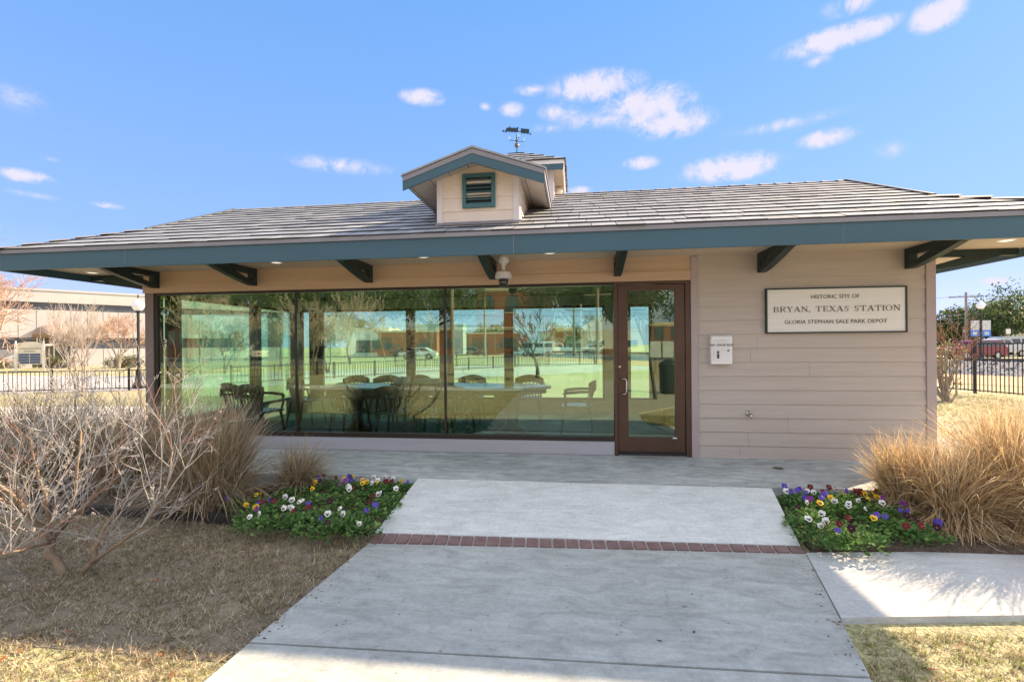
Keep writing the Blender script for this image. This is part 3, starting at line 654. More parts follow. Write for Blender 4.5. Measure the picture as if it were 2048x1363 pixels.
# serif line drawn stroke by stroke (unit cap height, thick .20 thin .06)
def serif(mb, ch, x, w, X, Z, H):
    K, k, s = .17, .055, .05
    def r(x0, z0, x1, z1): mb.box(X+(x+x0)*H, X+(x+x1)*H, yt-.002, yt+.002, Z+z0*H, Z+z1*H)
    def ln(x0, z0, x1, z1, t):
        d = Vector((x1-x0, 0, z1-z0)).normalized(); n = Vector((-d.z, 0, d.x))*t/2
        a = Vector((x0,0,z0)); b2 = Vector((x1,0,z1))
        P = [a-n, b2-n, b2+n, a+n]; mb.prism([(X+(x+p.x)*H, yt-.002, Z+p.z*H) for p in P], (0,.004,0))
    def arc(cx, cz, rx, rz_, a0, a1, tk, tn, n=14):
        for i in range(n):
            A = []
            for a in (a0+(a1-a0)*i/n, a0+(a1-a0)*(i+1)/n):
                ca, sa = math.cos(R(a)), math.sin(R(a)); t = tn+(tk-tn)*ca*ca
                A.append((cx+rx*ca, cz+rz_*sa, cx+(rx-t)*ca, cz+(rz_-tn)*sa))
            (o0, z0, i0, j0), (o1, z1, i1, j1) = A
            mb.prism([(X+(x+u)*H, yt-.002, Z+v*H) for u, v in ((o0,z0),(o1,z1),(i1,j1),(i0,j0))], (0,.004,0))
    def stem(cx, t=K): r(cx-t/2, 0, cx+t/2, 1); r(cx-t/2-.09, 0, cx+t/2+.09, s); r(cx-t/2-.09, 1-s, cx+t/2+.09, 1)
    if ch in 'BR':
        stem(.2); r(.2, 1-k, w*.55, 1); r(.2, .5, w*.55, .5+k); arc(w*.55, .76, w*.38, .24, -90, 90, K, k)
        if ch == 'B': r(.2, 0, w*.58, k); arc(w*.58, .265, w*.42, .265, -90, 90, K, k)
        else: ln(w*.5, .5, w*.88, .03, K*.9); r(w*.8, 0, w+.1, s)
    if ch == 'Y': ln(.1,1,w/2,.48,K*.9); ln(w-.1,1,w/2,.48,k); r(w/2-K/2,0,w/2+K/2,.5); r(w/2-.22,0,w/2+.22,s); r(-.05,1-s,.3,1); r(w-.28,1-s,w+.05,1)
    if ch == 'A': ln(.1,0,w/2,1,k); ln(w/2,.98,w-.14,0,K); r(.22,.3,w-.3,.3+k); r(-.06,0,.28,s); r(w-.36,0,w+.06,s)
    if ch == 'N': ln(.15,1,w-.12,0,K); r(.13,0,.13+k,1); r(w-.13-k,0,w-.13,1); r(-.02,0,.3,s); r(-.06,1-s,.28,1); r(w-.3,1-s,w+.04,1)
    if ch == 'T': stem(w/2); r(.02,1-k,w-.02,1); r(.02,.72,.02+k,1); r(w-.02-k,.72,w-.02,1)
    if ch == 'E': stem(.2); r(.2,1-k,w-.05,1); r(.2,.48,w*.65,.48+k); r(.2,0,w-.02,k); r(w-.09,.72,w-.04,1); r(w-.07,0,w-.02,.3); r(w*.65,.36,w*.65+k,.66)
    if ch == 'X': ln(.14,1,w-.14,0,K); ln(w-.14,1,.12,0,k); r(-.04,0,.3,s); r(-.02,1-s,.3,1); r(w-.34,0,w+.04,s); r(w-.3,1-s,w+.02,1)
    if ch == 'S': arc(w*.48,.74,w*.36,.26,60,270,K*.9,k); arc(w*.5,.27,w*.38,.27,-120,90,K*.95,k); r(w*.78,.68,w*.78+k,1); r(w*.1,0,w*.1+k,.32)
    if ch == 'I': stem(w/2)
    if ch == 'O': arc(w/2,.5,w/2,.5,0,360,K,k,28)
    if ch == ',': r(.05,0,.2,.15); ln(.16,.05,.08,-.2,.06)
wd = {'B':.95,'R':1.05,'Y':1.0,'A':1.1,'N':1.1,',':.3,'T':1.0,'E':.9,'X':1.05,'S':.8,'I':.36,'O':1.1,' ':.5}
txt = 'BRYAN, TEXAS STATION'; tot_w = sum(wd[c_]+.2 for c_ in txt)-.2; wid = at(1801,618,GY-.05).x-at(1547,618,GY-.05).x; H = wid/tot_w
H = min(H, .125); scx = wid/(tot_w*H)
b = MB(); x = 0
for c_ in txt:
    serif(b, c_, x, wd[c_], 0, 0, H); x += wd[c_]+.2
x0_ = at(1547,618,GY-.05).x; b.v = [(x0_+v[0]*scx, v[1], v[2]+zl(617)-H/2) for v in b.v]
b.build('lettering', ink, sg)
# ---- key drop box
p0 = at(1422,728,GY-.08); p1 = at(1464,669.5,GY-.08); kx0, kx1, kz0, kz1 = p0.x, p1.x, p0.z, p1.z
kb = thing('key_drop_box', 'small white metal key drop box with dark slot beside the brown door', 'drop box', ((kx0+kx1)/2, GY, kz0))
b = MB(); b.bevbox(kx0,kx1,GY-.09,GY-.004,kz0,kz1-.02,.006); b.prism([(kx0,GY-.004,kz1-.02),(kx0,GY-.09,kz1-.02),(kx0,GY-.06,kz1),(kx0,GY-.004,kz1)],(kx1-kx0,0,0)); b.build('body', whitep, kb)
w_ = kx1-kx0; h_ = kz1-kz0
b = MB(); b.bevbox(kx0+w_*.1,kx1-w_*.1,GY-.097,GY-.0905,kz0+h_*.1,kz0+h_*.86,.002); kd = b.build('hatch', mat('hatch_white', (.70,.71,.73), .4), kb)
b = MB(); b.box(kx0+w_*.27,kx0+w_*.37,GY-.101,GY-.0975,kz0+h_*.2,kz0+h_*.36); b.box(kx0+w_*.27,kx0+w_*.37,GY-.101,GY-.0975,kz0+h_*.38,kz0+h_*.45); b.build('slot', mat('slot_dark', (.05,.04,.04), .5), kd)
b = MB(); b.lathe([(.011,0),(.011,-.008),(.003,-.009)][::-1], (kx1-w_*.2,GY-.097,kz0+h_*.47), 12, 'y'); b.build('lock', mat('lock_dark_metal', (.15,.12,.1), .4, metal=.8), kd)
yt = GY-.099
textmesh('KEY DROP BOX', .036, mat('black_ink', (.03,.03,.03), .6), 'lettering', kb, T((kx0+kx1)/2, kz0+h_*.655), space=1.1)
# ---- hose bibb
p = at(1497,826,GY-.01)
hb = thing('wall_faucet', 'small chrome hose faucet sticking out of the lower siding', 'faucet', (p.x, GY, p.z))
b = MB(); b.lathe([(.035,0),(.035,-.01),(.02,-.014),(.012,-.02)][::-1], (p.x,GY-.012,p.z), 16, 'y'); b.tube([(p.x,GY-.02,p.z),(p.x,GY-.07,p.z),(p.x+.004,GY-.085,p.z-.02),(p.x+.005,GY-.088,p.z-.05)], [.012,.012,.012,.014], 8); b.build('spout', chrome, hb, True)
b = MB(); b.lathe([(.024,-.004),(.026,0),(.024,.004)], (p.x+.002,GY-.06,p.z+.025), 10); b.tube([(p.x+.002,GY-.06,p.z),(p.x+.002,GY-.06,p.z+.025)], .005, 6); b.build('handle', chrome, hb)
# ---- camera dome
p = at(1007, 555, 5.9)
dc = thing('security_camera', 'white dome security camera hanging from the soffit over the windows', 'camera', (p.x, 5.9, ZS))
zp = lambda py: at(1007, py, 5.9).z
b = MB(); k = 5.95/974
b.lathe([(9*k,0),(11.3*k,-.004),(11.3*k,zp(523)-ZS),(9*k,zp(526)-ZS),(8*k,zp(527)-ZS),(4*k,zp(531)-ZS),(3.6*k,zp(541)-ZS),(3.6*k,zp(543)-ZS)][::-1], (p.x,5.9,ZS), 24); b.build('mount', mat('camera_white', (.62,.6,.6), .45, .03), dc, True)
b = MB(); z0 = zp(558)
b.lathe([(10*k,0),(14*k,.004),(17.2*k,.012),(15.5*k,zp(545)-z0),(13*k,zp(543.5)-z0),(4*k,zp(542)-z0)], (p.x,5.9,z0), 28); b.build('housing', MATS['camera_white'], dc, False)
b = MB(); z1 = zp(562)
b.lathe([(.2*k,-11.5*k),(4*k,-10.8*k),(7*k,-9*k),(9*k,-6*k),(9.8*k,-2*k),(9.8*k,3*k)], (p.x,5.9,z1), 24); b.build('dome', mat('smoked_dome', (.01,.01,.012), .05, spec=.8), dc, True)
# ------------------------------------------------------------------ ground
GZ = -.20
def ground_mat():
    M = mat('dormant_lawn', (.47,.40,.26), .95, 0, .35, .8, 55, col2=(.34,.335,.16), detail=9, bdist=.03)
    t = M.node_tree; x = t.nodes[M['mix']]; b = t.nodes['Principled BSDF']
    c = N(t, 'ShaderNodeTexCoord'); n = N(t, 'ShaderNodeTexNoise'); n.inputs['Scale'].default_value = 30; n.inputs['Detail'].default_value = 6; L(t, c.outputs['Object'], n.inputs['Vector'])
    r = N(t, 'ShaderNodeMapRange'); r.inputs['From Min'].default_value = .35; r.inputs['From Max'].default_value = .65; r.inputs['To Min'].default_value = .65; r.inputs['To Max'].default_value = 1.3; L(t, n.outputs['Fac'], r.inputs['Value'])
    mm = N(t, 'ShaderNodeVectorMath', operation='SCALE'); L(t, x.outputs[0], mm.inputs[0]); L(t, r.outputs[0], mm.inputs['Scale']); L(t, mm.outputs[0], b.inputs['Base Color'])
    return M
lawn = ground_mat()
b = MB(); b.quad((-900,-900,GZ),(900,-900,GZ),(900,900,GZ),(-900,900,GZ)); struct(b, 'ground', lawn)
dirt = mat('dry_soil_shade_tone', (.19,.155,.115), .95, .25, 3, 1, 60, bdist=.02, detail=9, col2=(.30,.25,.18))  # soil darkened where the building's shade falls; shade is in the colour
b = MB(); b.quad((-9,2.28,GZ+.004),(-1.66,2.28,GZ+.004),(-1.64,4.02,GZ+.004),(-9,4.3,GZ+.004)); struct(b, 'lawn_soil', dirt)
mulch = mat('mulch', (.075,.055,.042), .95, .5, 30, 1, 90, bdist=.02, detail=8, col2=(.16,.12,.09))
def slab(name, poly, z1, z0, m_):
    b = MB(); b.prism([(x, y, z0) for x, y in poly], (0, 0, z1-z0)); return struct(b, name, m_)
slab('apron', [(-6.75,5.045),(ER+.1,5.045),(ER+.1,11.4),(XR+.0,11.4),(XR+.0,GY),(-6.75,GY)], 0.0, -.3, concrete('concrete_apron', (.56,.60,.60), (.38,.41,.415), 1.6))
def G(px, py, z): p = gnd(px, py, z); return (p.x, p.y)
# ramp slab (slopes from the apron down to the brick course)
A1, A2 = (-1.675, 5.035), (1.89, 5.035); B1, B2 = G(750,1064,-.150), G(1600,1090,-.150)
def prismz(mb, top, d=.3): mb.add([*top, *[(x,y,z-d) for x,y,z in top]], [(0,1,2,3),(4,7,6,5),(0,4,5,1),(1,5,6,2),(2,6,7,3),(3,7,4,0)])
b = MB(); prismz(b, [(*B1,-.150),(*B2,-.150),(*A2,-.004),(*A1,-.004)]); struct(b, 'walkway_ramp', concA)
C1, C2 = G(737,1086,-.166), G(1612,1107,-.166); D1 = G(500,1283,-.172); D2 = G(1740,1352,-.172)
E1, E2 = (-1.80,1.2), (1.42,1.2)
b = MB(); prismz(b, [(*D1,-.170),(*D2,-.170),(*C2,-.166),(*C1,-.166)]); struct(b, 'walkway', concB)
dx = Vector((D1[0]-D2[0], D1[1]-D2[1], 0)); g_ = .012
b = MB(); prismz(b, [(E1[0],E1[1],-.172),(E2[0],E2[1],-.172),(D2[0]-.01,D2[1]-g_-.004,-.172),(D1[0],D1[1]-g_,-.172)]); struct(b, 'walkway', concB)
b = MB(); b.quad((*[D1[0],D1[1]-.05],-.19),(*[D2[0],D2[1]-.05],-.19),(D2[0],D2[1]+.05,-.19),(D1[0],D1[1]+.05,-.19)); struct(b, 'walkway_joint', mat('joint_dirt', (.05,.045,.04), .9))
# brick course between the slabs: bricks laid as soldiers on a mortar bed
brick = mat('paver_brick', (.20,.13,.125), .85, .2, 9, .4, 60, bdist=.004); mortar = mat('mortar', (.42,.40,.38), .9, .1, 20, .3, 80)
b = MB(); prismz(b, [(*C1,-.172),(*C2,-.172),(B2[0],B2[1]-.001,-.164),(B1[0],B1[1]-.001,-.164)]); struct(b, 'mortar_bed', mortar)
b = MB(); n = 32; rs = random.Random(5); VB1, VB2, VC1, VC2 = Vector((*B1,0)), Vector((*B2,0)), Vector((*C1,0)), Vector((*C2,0))
for k in range(n):
    t0, t1 = (k+.08)/n, (k+.92)/n; q = rs.uniform(-.002,.002)
    def P(t, s): v = (VB1.lerp(VB2, t)).lerp(VC1.lerp(VC2, t), s); return v
    a, c_, d, e = P(t0,.93), P(t1,.93), P(t1,.06), P(t0,.06)
    z = -.158+q
    b.add([(*a.xy,z),(*c_.xy,z),(*d.xy,z+.005),(*e.xy,z+.005),(*a.xy,z-.02),(*c_.xy,z-.02),(*d.xy,z-.02),(*e.xy,z-.02)],[(0,1,2,3),(0,4,5,1),(1,5,6,2),(2,6,7,3),(3,7,4,0)])
struct(b, 'brick_course', brick)
SWX = lambda y: float(np.interp(y, [1.2, D2[1], C2[1]], [1.42, D2[0], C2[0]]))+.006
slab('sidewalk', [(SWX(3.0),3.0),G(2050,1229,-.16),(30,3.7),(30,4.9),(6.3,4.15),G(2050,1101,-.16),(SWX(3.9),3.90)], -.160, -.35, concrete('concrete_white', (.52,.535,.54), (.46,.475,.48), .5))
slab('mulch_bed', [(-9,4.18),(-4.29,4.16),(-1.76,3.95),(-1.69,4.0),(-1.685,5.04),(-6.78,5.04),(-6.78,6.3),(-9,6.3)], -.13, -.3, mulch)
slab('mulch_bed', [(1.78,3.98),(3.25,4.03),(6.2,4.17),(6.2,5.04),(1.91,5.04)], -.125, -.3, mulch)
# drain cover
p = gnd(1556, 936, .0); b = MB(); b.lathe([(.055,.0),(.055,.003),(.05,.004)], (p.x,p.y,.001), 18); tag(b.build('drain_cover', mat('rusty_iron', (.10,.075,.05), .7, .3, 20), org=(p.x,p.y,.001)), 'small round rusty drain cover set in the concrete apron', 'drain')
# timber edging
edge = mat('edging_timber', (.035,.03,.028), .8, .3, 12, .5, 50, bdist=.004)
b = MB(); pl = [(-9,4.17),(-4.6,4.175),(-3.3,4.09),(-1.75,3.955)]
for (x0,y0_),(x1,y1_) in zip(pl, pl[1:]):
    b.add([(x0,y0_-.045,-.25),(x1,y1_-.045,-.25),(x1,y1_,-.25),(x0,y0_,-.25),(x0,y0_-.045,-.115),(x1,y1_-.045,-.115),(x1,y1_,-.105),(x0,y0_,-.105)],[(0,1,5,4),(4,5,6,7),(2,3,7,6),(1,2,6,5),(3,0,4,7)])
tag(b.build('bed_edging', edge, org=(-4,4.1,-.2)), 'low dark timber edging between the mulch bed and the dry lawn', 'edging')
# streets and far surfaces
asph = mat('street_asphalt', (.20,.20,.205), .9, .1, 2, .3, 60); pave = mat('far_pavement', (.62,.58,.52), .9, .06, .5)
def sheet(name, poly, z, m_): b = MB(); b.quad(*[(x,y,z) for x, y in poly]); return struct(b, name, m_)
# left: path behind the beds, strip of grass, fence, street
def LP(px, py): return G(px, py, GZ)
sheet('path', [LP(-700,862),LP(330,842),(-6.2,9.6),(-1,11.5),(6,12),(6,14.5),(-2,14.2),LP(330,812),LP(-700,818)], GZ+.008, pave)
sheet('street', [LP(-900,790),LP(-100,788),LP(300,780),(-2,26),(60,75),(60,100),LP(300,752),LP(-100,750),LP(-900,750)], GZ+.006, mat('street_pale', (.40,.385,.38), .9, .08, .6))
# right: dirt strip, ballast, road
b = MB()
Vd = Vector((.50,-.866,0)); Nn = Vector((.866,.5,0)); P0 = Vector((20.0,25.2,0))
def ribbon(a, c_, z, name, m_, l=90, z2=None):
    A = P0+Nn*a; C_ = P0+Nn*c_; p = [A-Vd*l, A+Vd*l, C_+Vd*l, C_-Vd*l]
    b = MB(); b.quad((p[0].x,p[0].y,z),(p[1].x,p[1].y,z),(p[2].x,p[2].y,z if z2 is None else z2),(p[3].x,p[3].y,z if z2 is None else z2)); return struct(b, name, m_)
ribbon(-7.0,-.5,GZ+.010,'dirt_strip', mat('orange_dirt', (.48,.30,.17), .95, .15, 1.2, .5, 30, bdist=.03))
ballm = mat('ballast_stone', (.36,.36,.38), .9, .6, 9, 1, 20, bdist=.1, detail=2, col2=(.10,.10,.11))
ribbon(-.6,1.4,GZ+.011,'ballast', ballm, z2=.36); ribbon(1.4,4.4,.36,'ballast', ballm); ribbon(4.4,6.2,.36,'ballast', ballm, z2=GZ)
b = MB()
for a in (1.9, 3.35):
    A = P0+Nn*a; b.bar(A-Vd*90+Vector((0,0,.45)), A+Vd*90+Vector((0,0,.45)), .07, .14)
struct(b, 'railway_track', mat('rail_steel', (.07,.06,.055), .6, .2, 4))
# loose ballast stones in view
b = MB(); rs = random.Random(8)
for k in range(2600):
    a = rs.uniform(-.7,2.3); l = rs.uniform(-14,18); zz = GZ+.011+(.36-GZ)*min(1, max(0,(a+.6)/2.0)); c_ = P0+Nn*a+Vd*l; r_ = rs.uniform(.03,.085)
    d = [Vector((rs.uniform(-1,1),rs.uniform(-1,1),rs.uniform(-.6,.8))).normalized()*r_ for _ in range(6)]
    b.cur = rs.choice([0,0,1])
    b.add([c_+Vector((0,0,zz))+v for v in ((r_,0,0),(0,r_*.8,r_*.3),(-r_,0,.0),(0,-r_*.9,r_*.2),(r_*.1,0,r_),(0,0,-r_*.5))] if False else [c_+Vector((0,0,zz))+Vector(v)+e*.35 for v, e in zip(((r_,0,0),(0,r_*.8,0),(-r_,0,0),(0,-r_*.9,0),(0,0,r_*.9),(0,0,-r_*.5)), d)],
          [(0,1,4),(1,2,4),(2,3,4),(3,0,4),(1,0,5),(2,1,5),(3,2,5),(0,3,5)])
tag(b.build('ballast_stones', [mat('stone_pale', (.52,.52,.54), .9, .2), mat('stone_dark', (.16,.16,.17), .9, .2)]), 'loose grey and pale railway ballast stones below the rails', 'stones', kind='stuff')
ribbon(13, 23, GZ+.006, 'street', mat('street_right', (.42,.40,.39), .9, .06, .5)); 

# ------------------------------------------------------------------ plant helpers
def blades(mb, cx, cy, z, n, r0, Lr, wid, tilt, droop, rs, lean=(0,0), nm=3, seg=4, zr=.0, azr=None):
    for _ in range(n):
        a = rs.uniform(0, 2*math.pi) if azr is None else rs.uniform(*azr); q = rs.random()**.6*r0
        p = Vector((cx+math.cos(a)*q, cy+math.sin(a)*q, z+rs.uniform(0, zr)))
        a2 = a+rs.gauss(0,.7); th = abs(rs.gauss(0, tilt))+.05*q/r0
        d = Vector((math.cos(a2)*math.sin(th)+lean[0]*rs.uniform(.3,1.3), math.sin(a2)*math.sin(th)+lean[1]*rs.uniform(.3,1.3), math.cos(th))).normalized()
        Ln = rs.uniform(*Lr); w = rs.uniform(*wid); g = droop*rs.uniform(.2,1.6); sd = d.cross(Vector((0,0,1)))
        sd = sd.normalized() if sd.length > .05 else Vector((math.cos(a2+1.57), math.sin(a2+1.57), 0))
        sd = (sd*rs.uniform(.5,1)+d.cross(sd)*rs.uniform(-.8,.8)).normalized(); pts = []; st = Ln/seg; dd = d.copy()
        kx = Vector((rs.gauss(0,.10), rs.gauss(0,.10), 0))
        for k in range(seg+1):
            pts.append(p.copy()); p = p+dd*st; dd = (dd+Vector((0,0,-g*st/Ln*1.2))+Vector((d.x,d.y,0))*g*.35*st+kx).normalized()
            if p.z < z+.01: p.z = z+.01; dd.z = abs(dd.z)*.1
        vs = []; fs = []
        for k, q2 in enumerate(pts[:-1]): ww = w*(1-.75*(k/seg)**1.5); vs += [q2-sd*ww, q2+sd*ww]
        vs.append(pts[-1])
        for k in range(seg-1): fs.append((2*k,2*k+1,2*k+3,2*k+2))
        fs.append((2*seg-2,2*seg-1,2*seg)); mb.cur = rs.randrange(nm); mb.add(vs, fs)
strawA = [leafmat('straw_grey', (.44,.38,.29), .3, .3), leafmat('straw_tan', (.50,.40,.25), .3, .3), leafmat('straw_brown', (.30,.22,.14), .3, .3)]
strawB = [leafmat('straw_gold', (.62,.43,.22), .3, .4), leafmat('straw_pale', (.68,.55,.37), .25, .4), leafmat('straw_dull', (.38,.29,.18), .3, .35)]
def clump(label, x, y, z, h, r, n, mats, seed, lean=(0,0), tilt=.30, droop=.9, grp=None, wid=(.0026,.0056), flop=0):
    rs = random.Random(seed); t = thing('ornamental_grass', label, 'ornamental grass', (x,y,z), group=grp)
    n = int(n*.72); b = MB(); blades(b, x, y, z, n, r, (h*.55, h*1.15), wid, tilt, droop, rs, lean); b.build('blades', mats, t)
    b = MB(); blades(b, x, y, z, int(n*.35)+flop, r*1.25, (h*.3, h*.85), wid, tilt*2.6, droop*2.6, rs, lean); b.build('fallen_blades', mats, t)
    return t
g1 = 'clumps of dry ornamental grass in the left bed'; g2 = 'clumps of dry ornamental grass in the right bed'
clump('big round straw grass clump in front of the window left of the pansies', -3.56, 4.36, -.13, 1.04, .22, 3400, strawA, 1, tilt=.16, droop=.65, grp=g1, flop=700)
clump('small wispy straw grass tuft behind the left pansies against the apron', -2.98, 4.90, -.13, .60, .10, 900, strawA, 2, lean=(.22,0), tilt=.36, droop=1.3, grp=g1)
clump('grey grass clump behind the bare shrub at the left edge of the photo', -5.95, 4.75, -.13, 1.15, .34, 2600, strawA, 3, tilt=.28, grp=g1)
clump('grey grass clump behind the bare shrub beside the window corner post', -5.05, 5.0, -.13, 1.05, .30, 2400, strawA, 4, tilt=.26, grp=g1)
clump('golden grass clump leaning left against the siding corner', 2.97, 4.88, -.125, .72, .13, 1500, strawB, 5, lean=(-.03,0), tilt=.21, droop=.9, grp=g2)
clump('golden grass clump flopping over the right mulch towards the sidewalk', 3.14, 4.50, -.125, .76, .14, 2300, strawB, 6, lean=(.18,-.06), tilt=.30, droop=1.2, grp=g2, flop=900)
clump('tall golden grass clump at the right edge of the photo', 3.75, 4.62, -.125, 1.08, .24, 3400, strawB, 7, lean=(.0,-.05), tilt=.32, grp=g2, droop=.8, flop=700)
clump('golden grass clump rising behind the others beside the lawn', 4.15, 5.0+.0, -.125, .95, .2, 1500, strawB, 9, tilt=.3, grp=g2)
# straw litter lying on mulch and soil
b = MB(); rs = random.Random(21)
for _ in range(1500):
    if rs.random() < .62: x, y, z = rs.uniform(-6.5,-1.8), rs.uniform(4.2,5.0), -.125
    elif rs.random() < .5: x, y, z = rs.uniform(1.95,4.6), rs.uniform(4.05,5.0), -.12
    else: x, y, z = rs.uniform(-5,-1.8), rs.uniform(1.5,4.05), GZ+.012
    if z > -.13 and y > 4.6 and x > -4 and x < -1.8 and False: continue
    a = rs.uniform(0, math.pi); l = rs.uniform(.04,.22) if z > -.15 else rs.uniform(.03,.13); d = Vector((math.cos(a), math.sin(a), rs.uniform(-.05,.12)))*l; s = Vector((-math.sin(a), math.cos(a), 0))*rs.uniform(.0012,.0028)
    p = Vector((x,y,z+rs.uniform(.002,.02))); b.cur = rs.randrange(3); b.add([p-s, p+s, p+d+s*.5, p+d-s*.5], [(0,1,2,3)])
tag(b.build('straw_litter', strawA), 'scattered dry straw lying on the mulch and soil', 'straw', kind='stuff')
# lawn blades
def lawn_blades(name, poly_test, box, n, mats, seed, hh, z=GZ, label='', clumpy=True):
    rg = np.random.default_rng(seed); nt = n//9; tx = rg.uniform(box[0], box[1], nt); ty = rg.uniform(box[2], box[3], nt); ti_ = rg.integers(0, nt, n*2); x = tx[ti_]+rg.normal(0,.011,n*2); y = ty[ti_]+rg.normal(0,.011,n*2); th_ = rg.uniform(.6,1.35,nt)[ti_]; tc_ = rg.integers(0, len(mats), nt)[ti_]
    k = poly_test(x, y)
    if clumpy:
        f = np.sin(x*5.1+np.sin(y*4.3)*1.5)*np.sin(y*6.7+np.sin(x*3.1)*1.7)+.5*np.sin(x*17+y*9)*np.sin(y*15-x*7)
        k &= rg.uniform(-1.6,.7,n*2) < f
    x, y = x[k][:n], y[k][:n]; n = len(x); th_ = th_[k][:n]; tc_ = tc_[k][:n]; h = rg.uniform(hh[0], hh[1], n)*th_; a = rg.uniform(0, 2*np.pi, n); lx = rg.normal(0,.75,n)*h; ly = rg.normal(0,.75,n)*h
    w = rg.uniform(.0018,.0042,n); z0 = np.full(n, z)
    v = np.stack([np.stack([x-np.cos(a)*w, y-np.sin(a)*w, z0],1), np.stack([x+np.cos(a)*w, y+np.sin(a)*w, z0],1), np.stack([x+lx, y+ly, z0+h],1)],1).reshape(-1,3)
    me = bpy.data.meshes.new(name); me.vertices.add(3*n); me.vertices.foreach_set('co', v.ravel()); me.loops.add(3*n); me.loops.foreach_set('vertex_index', np.arange(3*n, dtype=np.int32))
    me.polygons.add(n); me.polygons.foreach_set('loop_start', np.arange(0,3*n,3,dtype=np.int32))
    for q in mats: me.materials.append(q)
    me.polygons.foreach_set('material_index', np.where(rg.uniform(0,1,n) < .6, rg.choice(len(mats), n, p=[.4,.3,.15,.15]), tc_).astype(np.int32)); me.update(calc_edges=True); me.validate()
    o = bpy.data.objects.new(name, me); COL.objects.link(o); return tag(o, label, 'grass', kind='stuff')
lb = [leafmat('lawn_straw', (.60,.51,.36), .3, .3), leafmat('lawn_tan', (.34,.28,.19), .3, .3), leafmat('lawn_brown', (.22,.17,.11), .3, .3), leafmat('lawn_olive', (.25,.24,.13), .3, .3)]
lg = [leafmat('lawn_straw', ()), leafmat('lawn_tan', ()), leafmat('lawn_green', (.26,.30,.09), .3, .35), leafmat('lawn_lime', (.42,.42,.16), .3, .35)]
xl = lambda y: np.interp(y, [1.2, D1[1], C1[1], 4.05], [-1.80, D1[0], C1[0], -1.72])
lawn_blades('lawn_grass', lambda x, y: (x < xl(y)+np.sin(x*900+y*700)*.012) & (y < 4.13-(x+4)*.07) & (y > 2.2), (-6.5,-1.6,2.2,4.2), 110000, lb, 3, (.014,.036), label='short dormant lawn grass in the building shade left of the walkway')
lawn_blades('lawn_grass', lambda x, y: (x < xl(y)+np.sin(x*900+y*700)*.012), (-5.2,-1.6,1.3,2.2), 42000, [lb[0],lb[0],lg[3],lb[1]], 4, (.012,.032), label='sunlit straw coloured lawn grass at the bottom left corner')  # paler blade mix puts the sunlight beyond the eave shadow into the colours
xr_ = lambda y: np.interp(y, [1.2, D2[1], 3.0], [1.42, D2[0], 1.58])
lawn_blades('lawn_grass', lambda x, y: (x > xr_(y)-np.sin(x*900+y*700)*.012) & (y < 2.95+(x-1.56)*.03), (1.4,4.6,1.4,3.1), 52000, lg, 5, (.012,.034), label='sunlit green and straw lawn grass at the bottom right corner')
lawn_blades('lawn_grass', lambda x, y: (x > 5.4), (5.4,12.4,6.5,17), 40000, lg, 6, (.03,.06), label='sunlit lawn grass between the depot and the tall black fence')
# fallen leaves
b = MB(); rs = random.Random(77)
for _ in range(420):
    if rs.random() < .7: x, y = rs.uniform(-4.6,-1.9), rs.uniform(1.5,3.9) if rs.random() < .5 else rs.uniform(1.5,2.4)
    else: x, y = rs.uniform(1.7,3.8), rs.uniform(1.6,2.85)
    p = Vector((x,y,GZ+rs.uniform(.012,.03))); a = rs.uniform(0,6.28); u = Vector((math.cos(a),math.sin(a),rs.uniform(-.3,.3)))*rs.uniform(.010,.024); v = Vector((-math.sin(a),math.cos(a),rs.uniform(-.3,.3)))*rs.uniform(.006,.013)
    b.cur = rs.choice([0,0,1,2]); b.add([p-u,p+v-u*.2,p+u,p-v+u*.1],[(0,1,2,3)])
tag(b.build('fallen_leaves', [leafmat('leaf_tan', (.42,.32,.20)), leafmat('leaf_rust', (.36,.14,.04)), leafmat('leaf_grey', (.5,.46,.40))]), 'small fallen leaves scattered over the lawn', 'leaves', kind='stuff')
# ------------------------------------------------------------------ pansies
pet = {'white': (.80,.80,.76), 'yellow': (.80,.52,.03), 'purple': (.10,.06,.42), 'maroon': (.14,.010,.018), 'violet': (.26,.03,.34), 'dark plum': (.035,.008,.02)}
petm = {k: mat('petal_'+k.replace(' ', '_'), v, .6, .1, 60) for k, v in pet.items()}; pblk = mat('petal_blotch', (.012,.008,.02), .6)
pyel = mat('petal_eye', (.8,.55,.05), .5)
pleaf = [leafmat('pansy_leaf', (.10,.21,.06), .35, .3), leafmat('pansy_leaf_light', (.20,.33,.09), .3, .35)]
def pansy_leaves(seed, r=.14, n=130):
    rs = random.Random(seed); b = MB()
    for _ in range(n):
        a = rs.uniform(0,6.28); q = r*rs.random()**.55; hgt = .015+.085*rs.random()*(1-.45*q/r); el_ = rs.uniform(-.1,1.0); l = rs.uniform(.022,.042); w = l*rs.uniform(.28,.42)
        u = Vector((math.cos(a+rs.gauss(0,.6))*math.cos(el_), math.sin(a+rs.gauss(0,.6))*math.cos(el_), math.sin(el_))).normalized(); s = u.cross(Vector((rs.gauss(0,.3),rs.gauss(0,.3),1))).normalized(); nn = s.cross(u)
        p = Vector((math.cos(a)*q, math.sin(a)*q, hgt)); b.cur = rs.choice([0,0,1])
        b.add([p, p+u*l*.45+s*w+nn*.002, p+u*l*.8+s*w*.8, p+u*l, p+u*l*.8-s*w*.8, p+u*l*.45-s*w+nn*.002, p+u*l*.5-nn*.004], [(0,6,2,1),(6,3,2),(6,4,3),(0,5,4,6)])
    return b
LEAFM = []
for k in range(5):
    b = pansy_leaves(50+k); o = b.build('foliage', pleaf); LEAFM.append(o.data); bpy.data.objects.remove(o)
